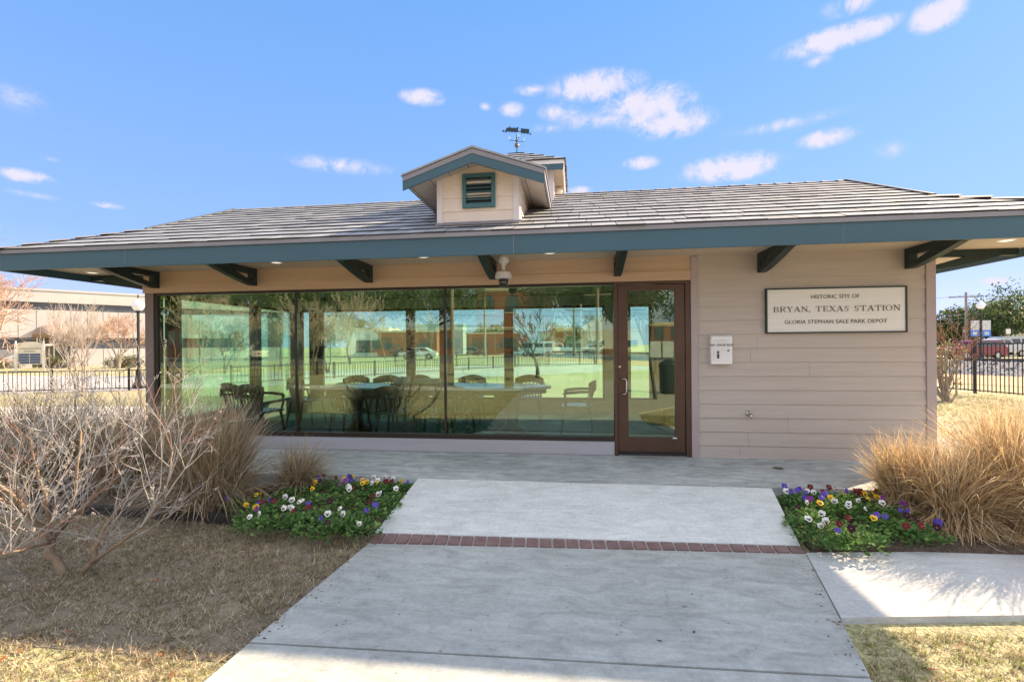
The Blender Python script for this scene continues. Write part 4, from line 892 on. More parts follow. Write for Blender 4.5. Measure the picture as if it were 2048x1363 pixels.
def flower_mesh(col, seed):
    rs = random.Random(seed); b = MB(); sc = .0195
    def petal(ax, az, rx, rz_, y, mi):
        n = 9; b.cur = mi; b.add([(ax, y-.002, az)]+[(ax+rx*math.cos(6.283*i/n)*rs.uniform(.93,1.05), y+.004*math.sin(i*2.1), az+rz_*math.sin(6.283*i/n)*rs.uniform(.93,1.05)) for i in range(n)], [(0, 1+(i+1) % n, 1+i) for i in range(n)])
    s = sc
    petal(-.45*s,.65*s,.72*s,.62*s,.004,0); petal(.45*s,.62*s,.72*s,.62*s,.003,0)
    petal(-.72*s,-.05*s,.6*s,.52*s,.001,0); petal(.72*s,-.05*s,.6*s,.52*s,0,0); petal(0,-.62*s,.80*s,.58*s,-.002,0)
    if col in ('white','yellow'): petal(0,-.42*s,.42*s,.30*s,-.0055,1); petal(-.5*s,-.05*s,.24*s,.2*s,-.0035,1); petal(.5*s,-.05*s,.24*s,.2*s,-.0035,1)
    petal(0,-.06*s,.12*s,.13*s,-.0085,2)
    b.cur = 3; b.tube([(0,.006,0),(0,.02,-.02),(0,.018,-.075)], .0014, 3)
    return b
FM = {}
for c_ in pet:
    o = flower_mesh(c_, 9).build('flower', [petm[c_], pblk, pyel, pleaf[0]]); FM[c_] = o.data; bpy.data.objects.remove(o)
def pansy(px, py, z, cols, label, grp, k, rs):
    p = gnd(px, py, z); p.y = min(p.y, 4.93); t = thing('pansy_plant', label, 'pansy', (p.x,p.y,z), rs.uniform(-.5,.5), group=grp)
    o = bpy.data.objects.new('foliage', LEAFM[k % 5]); COL.objects.link(o); o.parent = t; o.rotation_euler.z = rs.uniform(0,6.28); s = rs.uniform(.85,1.15); o.scale = (s,s,s*rs.uniform(.85,1.2))
    for c_ in cols:
        f = bpy.data.objects.new('flower', FM[c_]); COL.objects.link(f); f.parent = t; f.location = (rs.uniform(-.10,.10), rs.uniform(-.10,.06), rs.uniform(.12,.16)); s = rs.uniform(.85,1.2)
        f.scale = (s,s,s); f.rotation_euler = (rs.uniform(-.7,.1), rs.uniform(-.3,.3), rs.uniform(-.6,.6))
W_, Y_, P_, M_, V_, D_ = 'white', 'yellow', 'purple', 'maroon', 'violet', 'dark plum'
left = [(478,1000,[P_]),(497,1020,[Y_]),(492,1042,[]),(520,1018,[M_,V_]),(548,1010,[P_,D_]),(535,995,[Y_]),(525,1040,[]),(560,1040,[]),(578,1000,[W_]),(597,1012,[W_,W_]),(575,1030,[W_]),(615,1025,[M_,P_]),
 (590,975,[M_]),(615,985,[Y_]),(606,1045,[]),(624,1052,[P_]),(640,965,[Y_,D_]),(655,990,[]),(650,1015,[]),(672,1035,[W_,W_]),(668,950,[P_,M_]),(678,968,[V_,M_]),(700,955,[P_,P_]),(705,985,[W_,M_]),(718,985,[D_]),(690,1010,[]),
 (722,950,[Y_,D_]),(735,955,[P_]),(726,1015,[D_,M_]),(745,975,[Y_,W_]),(758,960,[W_,P_]),(755,945,[W_]),(760,1000,[W_,M_]),(752,1022,[P_]),(700,1050,[]),(728,1052,[]),(650,1052,[]),(778,985,[W_]),(782,958,[M_]),(790,945,[W_]),(770,1010,[]),(805,962,[]),(828,953,[Y_]),(768,940,[Y_]),(680,1058,[])]
right = [(1566,975,[P_]),(1590,968,[M_]),(1598,980,[W_]),(1585,995,[P_,W_]),(1612,1000,[P_,V_]),(1640,960,[D_]),(1618,975,[]),(1645,985,[M_]),(1640,1003,[P_]),(1662,960,[M_]),(1637,1018,[M_,Y_]),(1660,1005,[Y_]),(1680,978,[M_]),
 (1678,1010,[W_,W_]),(1612,1030,[D_]),(1640,1045,[W_,W_]),(1650,1060,[W_,M_]),(1625,1065,[]),(1695,965,[Y_,M_]),(1705,985,[P_,Y_]),(1720,972,[M_,Y_]),(1712,1010,[Y_]),(1700,1030,[]),(1690,1050,[M_]),(1738,990,[D_,Y_]),(1732,1012,[]),(1745,1032,[W_]),(1760,1045,[P_,P_]),(1742,1058,[Y_]),(1755,1002,[Y_]),(1770,1020,[W_]),(1695,1072,[M_]),(1665,1080,[]),(1725,1078,[]),(1790,1015,[V_,V_]),(1780,1055,[]),(1800,1040,[P_]),(1815,1062,[M_]),(1838,1052,[P_]),(1850,1066,[]),(1600,1050,[]),(1822,1045,[D_]),(1605,1015,[])]
rs = random.Random(31)
def plabel(cols, side, seen, px, py, i):
    row = 'front edge' if (py > 1035) else ('back edge' if py < 968 else 'middle')
    what = 'no open flower' if not cols else ' and '.join(dict.fromkeys(cols))+(' flower' if len(cols) == 1 else ' flowers')
    if side == 'left': third = 'by the grass' if px < 570 else ('in the centre' if px < 700 else 'by the ramp')
    else: third = 'by the ramp' if px < 1640 else ('in the centre' if px < 1730 else 'by the grass')
    s = f'pansy, {what}, {row} of {side} bed {third}'
    return s
_r = random.Random(4)
for _l in (left, right):
    for _i, (_a, _b, _c) in enumerate(_l):
        if _c and _r.random() < .7: _l[_i] = (_a, _b, _c+[_c[0]])
        elif not _c and _r.random() < .45: _l[_i] = (_a, _b, [_r.choice([W_, W_, D_, P_])])
for side, lst, z in (('left', left, -.13), ('right', right, -.125)):
    labs = {}
    for i, (px, py, cols) in enumerate(lst): labs.setdefault(plabel(cols, side, None, px, py, i), []).append(i)
    for i, (px, py, cols) in enumerate(lst):
        lb_ = plabel(cols, side, None, px, py, i); same = sorted(labs[lb_], key=lambda j: lst[j][0])
        if len(same) > 1:
            r_ = same.index(i); n_ = len(same); w_ = ('leftmost','rightmost')[r_] if n_ == 2 else (['leftmost','second from left','third from left','fourth from left'][r_] if r_ < n_-1 else 'rightmost')
            lb_ += ', '+w_
        extra = 6 if False else 0
        pansy(px, py+(21 if cols else 10), z, cols, lb_, f'pansies in the {side} bed', i, rs)
# ------------------------------------------------------------------ woody plants
def tree_mesh(seed, H, spread, trunks=1, levels=4, r0=.06, n0=3, ratio=.68, up=.25, seg=4, twig_sides=3, gravity=0, kids=(3,5), tr_h=.3, rmin=.0025, maxn=5200, base_spread=.05, wob=.16, droop=0):
    rs = random.Random(seed); tk = MB(); tw = MB(); cnt = [0]; tips = []
    def br(p, d, Ln, r, lev):
        if cnt[0] > maxn: return
        cnt[0] += 1
        pts = [p.copy()]; rr = [r]; dd = d.copy(); n = seg if lev < 2 else 3
        for k in range(n):
            dd = (dd+Vector((rs.gauss(0,wob), rs.gauss(0,wob), rs.gauss(0,wob*.6)+up*.25-droop*.1*lev))).normalized(); p = p+dd*(Ln/n); pts.append(p.copy()); rr.append(max(rmin, r*(1-.55*(k+1)/n)))
        (tk if lev < 2 else tw).tube(pts, rr, 7 if lev == 0 else (5 if lev == 1 else twig_sides), cap=False)
        if lev >= levels: tips.append((pts[-1], dd)); return
        nk = rs.randint(*kids)
        for k in range(nk):
            t = rs.uniform(.35,1) if lev else rs.uniform(.55,1); i = min(int(t*n), n-1); f = t*n-i; q = pts[i].lerp(pts[i+1], f)
            az_ = rs.uniform(0,6.28); ang = rs.uniform(.35,.95)*spread; x = dd.orthogonal().normalized(); y = dd.cross(x); nd = (dd*math.cos(ang)+(x*math.cos(az_)+y*math.sin(az_))*math.sin(ang)).normalized()
            nd = (nd+Vector((0,0,up*.4))).normalized()
            br(q, nd, Ln*ratio*rs.uniform(.7,1.15), max(rmin, rr[i]*.62), lev+1)
        br(pts[-1], dd, Ln*ratio, rr[-1], lev+1)
    for t in range(trunks):
        a = 6.283*t/trunks+rs.uniform(-.4,.4); ln_ = rs.uniform(.08,.30)*(1 if trunks > 1 else .2)
        br(Vector((math.cos(a)*base_spread*(trunks > 1), math.sin(a)*base_spread*(trunks > 1), 0)), Vector((math.cos(a)*ln_, math.sin(a)*ln_, 1)).normalized(), H*tr_h, r0, 0)
    return tk, tw, tips
barkG = mat('grey_bark', (.30,.25,.21), .9, .2, 8, .5, 30); twigG = mat('grey_twig', (.42,.36,.31), .9, .2, 4); twigR = mat('reddish_twig', (.50,.35,.27), .9, .25, 4); barkD = mat('dark_bark', (.10,.085,.07), .9, .2, 8, .5, 30)
def bare_tree(label, x, y, z, seed, H, spread, tm=None, bm=None, grp=None, **k):
    t = thing('bare_tree', label, 'tree', (x,y,z), group=grp); tk, tw, tips = tree_mesh(seed, H, spread, **k)
    a = tk.build('trunk', bm or barkG, t, True, org=(0,0,0)); c_ = tw.build('crown', tm or twigG, t, org=(0,0,0)); return t
oakL = [leafmat('live_oak_leaf', (.085,.13,.035), .4, .2), leafmat('live_oak_leaf_light', (.16,.21,.06), .35, .2), leafmat('live_oak_leaf_dark', (.03,.05,.02), .3, .2)]
def oak_mesh(seed, H, Rr, z0, n_cl=70, per=85, q=.16, trunk=True, mats=oakL):
    rs = random.Random(seed); tk = MB(); lf = MB()
    tk.tube([(0,0,0),(.05,.02,z0*.6),(0,.05,z0)], [.35,.28,.26], 8, cap=False)
    for c_ in range(n_cl):
        a = rs.uniform(0,6.28); e = rs.uniform(-.35,1.0); q_ = rs.random()**.35
        cp_ = Vector((math.cos(a)*Rr*q_*math.sqrt(max(0,1-e*e*.7)), math.sin(a)*Rr*q_*math.sqrt(max(0,1-e*e*.7)), z0+(H-z0)*(.30+.60*e*q_)))
        if c_ % 12 == 0: tk.tube([(0,.05,z0*rs.uniform(.7,1)), Vector((cp_.x*.5,cp_.y*.5,z0+(cp_.z-z0)*.35)), cp_], [.14,.08,.02], 4, cap=False)
        cr = rs.uniform(.55,1.1)*Rr*.26; mi = rs.choice([0,0,1,2])
        for _ in range(per):
            v = Vector((rs.gauss(0,1),rs.gauss(0,1),rs.gauss(0,.75))).normalized()*cr*rs.random()**.4; n = Vector((rs.gauss(0,1),rs.gauss(0,1),rs.gauss(0,1))).normalized(); x = n.orthogonal().normalized(); y = n.cross(x); s = q*rs.uniform(.5,1.2); p = cp_+v
            lf.cur = mi if rs.random() < .7 else rs.randrange(3); lf.add([p-x*s*.5, p+y*s*.28, p+x*s*.5, p-y*s*.28], [(0,1,2,3)])
    return tk, lf
def oak(label, x, y, z, seed, H, Rr, z0, name='live_oak', cat='tree', grp=None, **k):
    t = thing(name, label, cat, (x,y,z), group=grp); tk, lf = oak_mesh(seed, H, Rr, z0, **k); tk.build('trunk', barkD, t, True, org=(0,0,0)); lf.build('crown', oakL, t, org=(0,0,0)); return t
# foreground shrub ------------------------------------------------
shr = thing('bare_shrub', 'large leafless multi-stemmed shrub with pale twigs and seed heads on the left lawn', 'shrub', (*G(160,1150,GZ), GZ))
stem = mat('shrub_bark', (.26,.19,.13), .9, .25, 14, .6, 60, bdist=.004); tw1 = mat('shrub_twig', (.42,.40,.385), .85, .2, 10); tw2 = mat('shrub_twig_red', (.27,.16,.12), .85, .2, 10)
rs = random.Random(17); sb = MB(); tb = MB(); sd = MB()
def at3(px, py, Y): return at(px, py, Y)
YB = G(140,1150,GZ)[1]
stems = []
def limb(pts, r0, r1):
    P = [at3(*p) for p in pts]
    Q = []
    for i in range(len(P)-1):
        for k in range(3):
            t = k/3; p = P[i].lerp(P[i+1], t)+Vector((rs.gauss(0,.008),rs.gauss(0,.008),rs.gauss(0,.006)))*(k > 0); Q.append(p)
    Q.append(P[-1]); n = len(Q); sb.tube(Q, [r0+(r1-r0)*i/(n-1) for i in range(n)], 7); stems.append((Q, r1)); return Q
y = YB
limb([(132,1155,y),(118,1128,y),(101,1100,y),(103,1075,y)], .034, .026)
limb([(103,1078,y),(70,1045,y-.1),(20,985,y-.25),(-40,925,y-.3)], .024, .010)
limb([(103,1076,y),(62,1020,y+.15),(0,920,y+.3),(-30,850,y+.3)], .02, .008)
limb([(104,1076,y),(135,1040,y),(175,1005,y+.1),(215,950,y+.25),(255,905,y+.35)], .020, .010)
limb([(108,1074,y),(92,1010,y-.15),(75,940,y-.2),(60,850,y-.2)], .014, .006)
limb([(160,1148,y+.05),(188,1122,y+.05),(186,1095,y+.05),(200,1070,y+.1),(232,1020,y+.2),(300,960,y+.35)], .026, .008)
limb([(178,1128,y+.05),(225,1095,y),(280,1055,y-.05),(330,995,y+.0),(345,900,y+.1)], .014, .004)
limb([(50,1030,y-.1),(10,1000,y-.2),(-60,985,y-.4)], .014, .006)
limb([(125,1055,y),(150,990,y-.1),(160,900,y-.1),(150,800,y)], .012, .005)
limb([(0,1096,y-.25),(55,1092,y-.25),(100,1085,y-.1)][::-1], .009, .006)
limb([(100,1085,y-.1),(40,1100,y-.4),(-10,1117,y-.5)], .010, .006)
sb.build('trunk', stem, shr, True)
def twig(p, d, Ln, r, lev, red=False):
    if p.z > 1.32 and lev > 0: return
    n = 4; pts = [p.copy()]; dd = d.copy()
    for k in range(n):
        dd = (dd+Vector((rs.gauss(0,.13),rs.gauss(0,.13),rs.gauss(.05,.10)))).normalized(); p = p+dd*Ln/n; pts.append(p.copy())
    tb.cur = 1 if red else 0; tb.tube(pts, [r*(1-.6*i/n) for i in range(n+1)], 4 if lev == 0 else 3, cap=False)
    if lev < 2 or (lev == 2 and rs.random() < .5):
        for k in range(rs.choice([3,4,5] if lev == 0 else [2,3,3] if lev == 1 else [0,1,2])):
            i = rs.randint(1, n-1) if lev else rs.randint(1,n); x = dd.orthogonal().normalized(); yv_ = dd.cross(x); a = rs.uniform(0,6.28); an = rs.uniform(.4,1.0)
            nd = (dd*math.cos(an)+(x*math.cos(a)+yv_*math.sin(a))*math.sin(an)+Vector((0,0,.12))).normalized()
            twig(pts[i], nd, Ln*rs.uniform(.35,.65), max(.0013, r*.55), lev+1, red and rs.random() < .8)
    if lev >= 1 and rs.random() < .17:
        for k in range(rs.randint(6,18)):
            t = rs.random(); q = pts[-2].lerp(pts[-1], t)+Vector((rs.gauss(0,.005),rs.gauss(0,.005),rs.gauss(0,.004))); s = rs.uniform(.0022,.004)
            sd.add([q+Vector(v)*s for v in ((1,0,0),(0,1,0),(-1,0,0),(0,-1,0),(0,0,1.3),(0,0,-1.3))], [(0,1,4),(1,2,4),(2,3,4),(3,0,4),(1,0,5),(2,1,5),(3,2,5),(0,3,5)])
for Q, r1 in stems[1:]:
    for k in range(9):
        i = rs.randint(2, len(Q)-1); a = rs.gauss(0,.9); d = (Vector((rs.gauss(.12,.55), rs.gauss(0,.45), rs.uniform(.35,1.3)))).normalized()
        twig(Q[i], d, rs.uniform(.3,.72), .0038, 0, rs.random() < .2)
for px, py, Y2, tx, ty in ((255,905,y+.35,300,760),(255,905,y+.35,240,745),(345,900,y+.1,430,840),(345,900,y+.1,285,700),(330,995,y,400,880),(150,800,y,165,760),(300,960,y+.35,330,760),(60,850,y-.2,20,770),(75,940,y-.2,130,780),(215,950,y+.25,200,770),(180,1000,y,372,870),(280,1055,y-.05,420,905)):
    a = at3(px,py,Y2); c_ = at3(tx,ty,Y2); twig(a, (c_-a).normalized(), (c_-a).length, .006, 0, rs.random() < .3)
tb.build('twigs', [tw1, tw2], shr); sd.build('seed_heads', mat('seed_head', (.55,.50,.46), .9, .2, 30), shr)

b = MB(); rs = random.Random(99)
for _ in range(260):
    if rs.random() < .7:
        t = rs.random(); A, B_ = (Vector((*C1,0)), Vector((*D1,0))) if rs.random() < .5 else (Vector((*C2,0)), Vector((*D2,0))); p = A.lerp(B_, t); p.x += (1 if A.x < 0 else -1)*abs(rs.gauss(0,.05)); p.z = -.168
    else: p = Vector((rs.uniform(-1.5,1.5), rs.uniform(2.2,3.7), -.168))
    a = rs.uniform(0,6.28); r_ = rs.uniform(.003,.010) if rs.random() < .9 else .016
    b.cur = rs.randrange(2); b.add([p+Vector((math.cos(a+k*1.57)*r_*(1 if k % 2 else .5), math.sin(a+k*1.57)*r_*(1 if k % 2 else .5), rs.uniform(0,.003))) for k in range(4)], [(0,1,2,3)])
tag(b.build('paving_debris', [MATS['leaf_tan'], mulch]), 'crumbs of soil and leaf bits along the walkway edges', 'debris', kind='stuff')
# ------------------------------------------------------------------ left background
offw = mat('office_panel_concrete', (.47,.465,.46), .85, .05, .4, .1, 20)
OA = Vector((-46.0, 37.4, 0)); OD = math.atan2(.81, .585)
off = thing('office_building', 'long beige concrete panel office building with dark window bands and a domed awning', 'building', (OA.x, OA.y, GZ), OD, local=True)
# local: x along facade (from px~100), y back, z up from GZ
b = MB(); b.box(-30,20,0.35,16,0,6.75); b.box(-30,20,0,0.35,5.72,6.85); b.box(-30,20,-.06,.0,6.72,6.9)
b.box(-30,20,0,.35,2.62,5.05); b.box(-30,-1.1,0,.35,0,1.62); b.box(1.36,20,0,.35,0,1.62); b.build('wall', offw, off)
b = MB(); b.box(-30,20,.22,.34,5.06,5.71); b.build('window', mat('dark_strip_glass', (.06,.07,.09), .25, .3, 1, spec=.6), off)
b = MB(); b.box(-30,-1.1,.20,.34,1.63,2.61); b.build('window', MATS['dark_strip_glass'], off); b = MB(); b.box(1.36,20,.20,.34,1.63,2.61); b.build('window', MATS['dark_strip_glass'], off)
b = MB(); x = -27.7
while x < 20:
    b.box(x-.02,x+.02,-.004,.1,2.62,5.05)
    if x < -1.3 or x > 1.5: b.box(x-.02,x+.02,-.004,.1,0,1.6)
    x += 1.12
b.build('panel_joint', mat('joint_dark', (.12,.11,.10), .8), off)
b = MB(); b.box(-1.1,.86,.3,.34,0,2.6); b.build('entrance_glass', mat('entrance_glass', (.14,.13,.09), .2, .3, 1, spec=.6), off)
b = MB(); wf = mat('white_frame', (.75,.72,.68), .6)
for x in (-.78,-.35,.30): b.box(x-.04,x+.04,.1,.3,0,2.6)
b.box(-.8,.84,.1,.3,2.0,2.08); b.box(-.35,.30,.08,.3,1.9,2.0); b.build('door_frame', wf, off)
b = MB(); b.box(.86,1.34,-.1,.3,0,2.6); b.build('dark_panel', mat('black_granite', (.04,.04,.045), .4), off)
b = MB(); n = 10; cx = .1; rx = 1.25; rz_ = 1.15
prev = None
for i in range(n+1):
    a = math.pi*i/n; row = [(cx-rx*math.cos(a)*math.cos(t), .0-1.2*math.sin(t)*math.sin(a)**.3, 2.62+rz_*math.sin(a)*math.cos(t*.9)) for t in [R(0),R(30),R(60),R(88)]]
    if prev:
        for k in range(3): b.quad(prev[k], prev[k+1], row[k+1], row[k])
    prev = row
b.build('awning', mat('mauve_awning', (.33,.24,.20), .8, .1, 2), off, True)
# monument sign
p = dep(60, 745, 36); p.z = GZ
ms = thing('monument_sign', 'cream arched tenant directory sign with rows of dark plaques on the grass', 'sign', (p.x,p.y,GZ), PHI+.55, local=True)
cre = mat('cream_sign_paint', (.62,.58,.46), .7, .05)
b = MB(); b.box(-.82,-.68,-.08,.08,0,2.05); b.box(.68,.82,-.08,.08,0,2.05)
for x in (-.75,.75): b.lathe([(.07,0),(.03,.06),(.06,.12),(.01,.18)], (x,0,2.05), 10)
b.build('post', mat('white_post_paint', (.75,.70,.62), .6), ms)
pts = [(-.68,.5),(.68,.5),(.68,1.95)]+[(.68*math.cos(R(a)), 1.95+.22*math.sin(R(a))) for a in range(15,180,15)]+[(-.68,1.95)]
b = MB(); b.prism([(x,-.04,z) for x, z in pts], (0,.08,0)); bd = b.build('board', cre, ms)
b = MB()
for c_ in range(2):
    for r_ in range(4): b.box(-.6+c_*.61,-.6+c_*.61+.57,-.055,-.042,.56+r_*.19,.56+r_*.19+.16)
b.build('plaque', mat('blue_plaque', (.07,.10,.18), .5), bd)
for s_, z_ in (('ANDERSON SCHAEFER',1.66),('BUILDING',1.46)):
    textmesh(s_, .13, mat('brown_ink', (.12,.09,.07), .6), 'lettering', bd, Matrix.Translation((0,-.05,z_)) @ FACE_S)
# lamp post generator
globe = mat('lamp_globe', (.80,.82,.86), .25, .03, spec=.6); lampb = mat('lamp_black', (.02,.022,.025), .5, .1)
def lamp_post(label, x, y, z, H, gr=.24, grp='globe lamp posts', flags=False):
    t = thing('street_lamp', label, 'street lamp', (x,y,z), PHI, group=grp, local=True)
    b = MB(); b.lathe([(.22,0),(.22,.12),(.13,.3),(.09,.7),(.07,.75),(.055,.8),(.05,H-gr*2.4),(.09,H-gr*2.35),(.05,H-gr*2.2),(.12,H-gr*2.05)], (0,0,0), 14); b.build('pole', lampb, t)
    b = MB(); b.lathe([(.10,-gr),(gr*.75,-gr*.7),(gr,-gr*.1),(gr*.95,gr*.3),(gr*.6,gr*.75),(gr*.25,gr*1.0),(.03,gr*1.25)], (0,0,H-gr*1.1), 18); b.build('globe', globe, t, True)
    b = MB(); b.lathe([(.035,0),(.02,.06),(.035,.1),(.004,.17)], (0,0,H+gr*.12), 8); b.build('finial', lampb, t)
    if flags:
        for sx in (-1,1):
            b = MB(); x0, x1 = sorted((sx*.12, sx*.78)); b.cur = 0; b.box(x0,x1,-.008,.008,H*.42+.5,H*.42+1.25); b.cur = 1; b.box(x0,x1,-.008,.008,H*.42,H*.42+.49); b.cur = 0; b.box(x0+.16,x1-.16,-.012,.012,H*.42+.13,H*.42+.36)
            b.build('banner', [mat('banner_pale', (.50,.52,.50), .8, .25, 6), mat('banner_blue', (.07,.20,.62), .7)], t)
        b = MB(); b.bar((-.8,0,H*.42+1.27),(.8,0,H*.42+1.27),.03); b.build('banner_arm', lampb, t)
    return t
def post_at(px, py_top, d, **k):
    p = dep(px, 700, d); ztop = dep(px, py_top, d).z; return p.x, p.y, ztop-GZ
x_, y_, h_ = post_at(277, 598, 19.5); lamp_post('black lamp post with white globe just left of the depot corner', x_, y_, GZ, h_, .225)
x_, y_, h_ = post_at(1962, 602, 38); lamp_post('black lamp post with two blue banners and white globe beyond the railway', x_, y_, GZ, h_, .29, flags=True)
x_, y_, h_ = post_at(2003, 652, 62); lamp_post('lamp post with small white globe right of the bannered post', x_, y_, GZ, h_, .24)
x_, y_, h_ = post_at(1868, 651, 60); lamp_post('distant lamp post with white globe beside the depot corner board', x_, y_, GZ, h_, .22)
x_, y_, h_ = post_at(1931, 658, 64); lamp_post('distant lamp post with white globe behind the utility pole', x_, y_, GZ, h_, .22)
# fences
iron = mat('black_iron', (.016,.017,.02), .5, .1)
def fence(label, A, B, H, pitch, post, z=GZ, name='iron_fence', bw=.016, posts=None):
    A, B = Vector((*A,z)), Vector((*B,z)); d = (B-A); Ln = d.length; u = d.normalized()
    t = thing(name, label, 'fence', ((A+B)/2)[:]); b = MB(); up_ = Vector((0,0,1))
    x = pitch/2
    while x < Ln: p = A+u*x; b.bar(p+up_*.06, p+up_*(H*.97), bw, bw, up=u); x += pitch
    b.build('picket', iron, t); t2 = MB()
    for h in (.10, H*.97): t2.bar(A+up_*h, B+up_*h, .03, .035)
    t2.build('rail', iron, t)
    x = 0
    while x <= Ln+.01:
        b = MB(); p = A+u*x; b.bar(p, p+up_*(H*1.02), .06, .06, up=u); b.lathe([(.05,0),(.05,.02),(.01,.05)],(p.x,p.y,p.z+H*1.02),6); b.build('post', iron, t); x += post
    return t
pA, pB = Vector((11.45,16.9)), Vector((12.06,14.87)); du = (pB-pA).normalized(); pp = dep(1955,795,12.9+1.5)
P55 = pA.lerp(pB, .43)
fence('tall black iron fence between the depot lawn and the railway', P55-du*2.4*5, P55+du*2.4*3, 1.52, .105, 2.4, z=-.13, bw=.018)
fl0 = gnd(-900,815,GZ); fl1 = gnd(60,795,GZ); fl2 = gnd(330,778,GZ)
fence('low black picket fence along the street behind the bare shrub', fl0.xy, fl2.xy, .80, .13, 2.4)
fl3 = fl2.xy+(fl2.xy-fl1.xy).normalized()*26
fence('low black picket fence along the street seen through the side windows', fl2.xy+(fl3-fl2.xy).normalized()*2.4, fl3, .80, .16, 2.4)
# left bare trees
p = gnd(160,793,GZ); bare_tree('slim bare crape myrtle with several stems beside the low fence', p.x, p.y, GZ, 5, 3.6, .62, trunks=4, levels=4, r0=.035, tr_h=.36, kids=(2,3), rmin=.004, maxn=900, base_spread=.08, up=.35, wob=.1)
p = gnd(-45,808,GZ); bare_tree('big pinkish bare tree reaching in from the left edge', p.x, p.y, GZ, 12, 6.4, 1.0, tm=twigR, bm=twigR, trunks=3, levels=5, r0=.12, tr_h=.34, kids=(3,4), rmin=.006, maxn=5200, up=.16)
p = dep(238,735,39); bare_tree('bare tree in front of the office wall right of the awning', p.x, p.y, GZ, 21, 6.2, .85, trunks=3, levels=4, r0=.07, tr_h=.3, kids=(3,4), rmin=.012, maxn=1500, tm=twigR)
p = dep(105,735,38); bare_tree('bare tree behind the shrub in front of the office awning', p.x+1.5, p.y, GZ, 23, 5.2, .9, trunks=2, levels=4, r0=.06, tr_h=.3, kids=(3,4), rmin=.010, maxn=1100)
def bush(label, x, y, z, H, Rr, seed, mats=oakL, n=26, q=.12, name='bush', grp=None):
    t = thing(name, label, 'bush', (x,y,z), group=grp); rs = random.Random(seed); lf = MB(); st = MB()
    for _ in range(n):
        a = rs.uniform(0,6.28); r_ = Rr*rs.random()**.5; c_ = Vector((math.cos(a)*r_, math.sin(a)*r_, H*rs.uniform(.25,.85))); st.tube([(0,0,0), c_*.6, c_], [.03,.02,.008], 4, cap=False)
        for _ in range(60):
            v = Vector((rs.gauss(0,1),rs.gauss(0,1),rs.gauss(0,1))).normalized()*Rr*.35*rs.random()**.4; nn = Vector((rs.gauss(0,1),rs.gauss(0,1),rs.gauss(0,1))).normalized(); x_ = nn.orthogonal().normalized(); y_ = nn.cross(x_); s = q*rs.uniform(.5,1.2); p = c_+v
            if p.z < .02: continue
            lf.cur = rs.randrange(len(mats)); lf.add([p-x_*s*.5, p+y_*s*.3, p+x_*s*.5, p-y_*s*.3], [(0,1,2,3)])
    st.build('stem', barkG, t, org=(0,0,0)); lf.build('foliage', mats, t, org=(0,0,0)); return t
dryL = [leafmat('dry_hedge', (.30,.24,.16), .3), leafmat('dry_hedge_dark', (.14,.12,.08), .3), leafmat('live_oak_leaf', ())]
for k, (px, w, lab) in enumerate(((105,1.3,'low dry hedge plant in front of the office door'),(125,1.2,'low dry hedge plant right of the office door'),(243,1.5,'low brown bush at the office wall beside the lamp post'),(262,1.2,'low brown bush behind the lamp post'),(8,1.4,'dark low bush left of the monument sign'))):
    p = dep(px, 738, 41); bush(lab, p.x, p.y, GZ, .9, w*.8, 40+k, dryL, n=14, q=.18, grp='low bushes in front of the office')
# ------------------------------------------------------------------ right background
p = gnd(1888,797,-.13)
t = bush('leafy shrub with reddish bare stems against the black fence by the depot corner', p.x, p.y, GZ, 2.0, .42, 61, [leafmat('shrub_leaf_pale', (.32,.34,.20), .4), leafmat('shrub_leaf_red', (.34,.17,.12), .4), oakL[1]], n=20, q=.07)
for o_ in list(t.children):
    pass
p = gnd(1872,797,-.13); bare_tree('thin bare sapling with curved stems by the black fence', p.x+.25, p.y-.1, GZ, 71, 2.6, .8, trunks=3, levels=3, r0=.03, tr_h=.4, kids=(2,3), rmin=.005, maxn=160, tm=mat('red_twig', (.34,.18,.13), .9))
og = 'live oaks beyond the railway'
for k, (px, d, H, Rr, z0, lab) in enumerate(((2075,58,8.6,6.0,2.2,'largest live oak at the right edge with its dark trunk'),(1998,64,7.4,4.6,2.3,'broad live oak behind the bannered lamp post'),(1935,68,7.0,3.9,1.2,'dark live oak behind the utility pole'),(1885,74,5.2,3.6,.8,'low grey green oak beside the depot corner'),(2140,66,9,6,2,'live oak just beyond the right edge'),(1850,80,5.4,4,.8,'oak hidden mostly behind the depot corner'))):
    p = dep(px, 720, d); oak(lab, p.x, p.y, GZ, 80+k, H, Rr, z0, grp=og, n_cl=80, per=90, q=.34)
# utility pole with wires
p = dep(1933,720,62); H = dep(1933,584,62).z-GZ
up_ = thing('utility_pole', 'wooden utility pole with crossarm and wires in front of the oaks', 'utility pole', (p.x,p.y,GZ), PHI-.5, local=True); wood = mat('pole_wood', (.30,.26,.22), .9, .15, 3, .3, 20)
b = MB(); b.tube([(0,0,0),(0,0,H)], [.19,.13], 8); b.build('pole', wood, up_); b = MB(); b.bar((-1.7,0,H-.6),(1.7,0,H-.6),.1,.12); b.build('crossarm', wood, up_)
b = MB()
for x in (-1.5,-.6,.6,1.5): b.lathe([(.05,0),(.06,.08),(.02,.16)], (x,0,H-.54), 8)
b.build('insulator', mat('insulator_grey', (.4,.4,.42), .4), up_)
for k, (z, dz_) in enumerate(((H-.4,1.6),(H-2.8,.3),(H*.58,.8),(H*.52,1.2))):
    for sx in (-1, 1):
        b = MB(); pts = [(sx*l, l*.12*k*.2, z-dz_*math.sin(math.pi*min(1,l/50))*.8) for l in range(0,60,4)]; b.tube(pts, .022, 4); b.build('wire', mat('wire_grey', (.25,.26,.28), .6), up_)
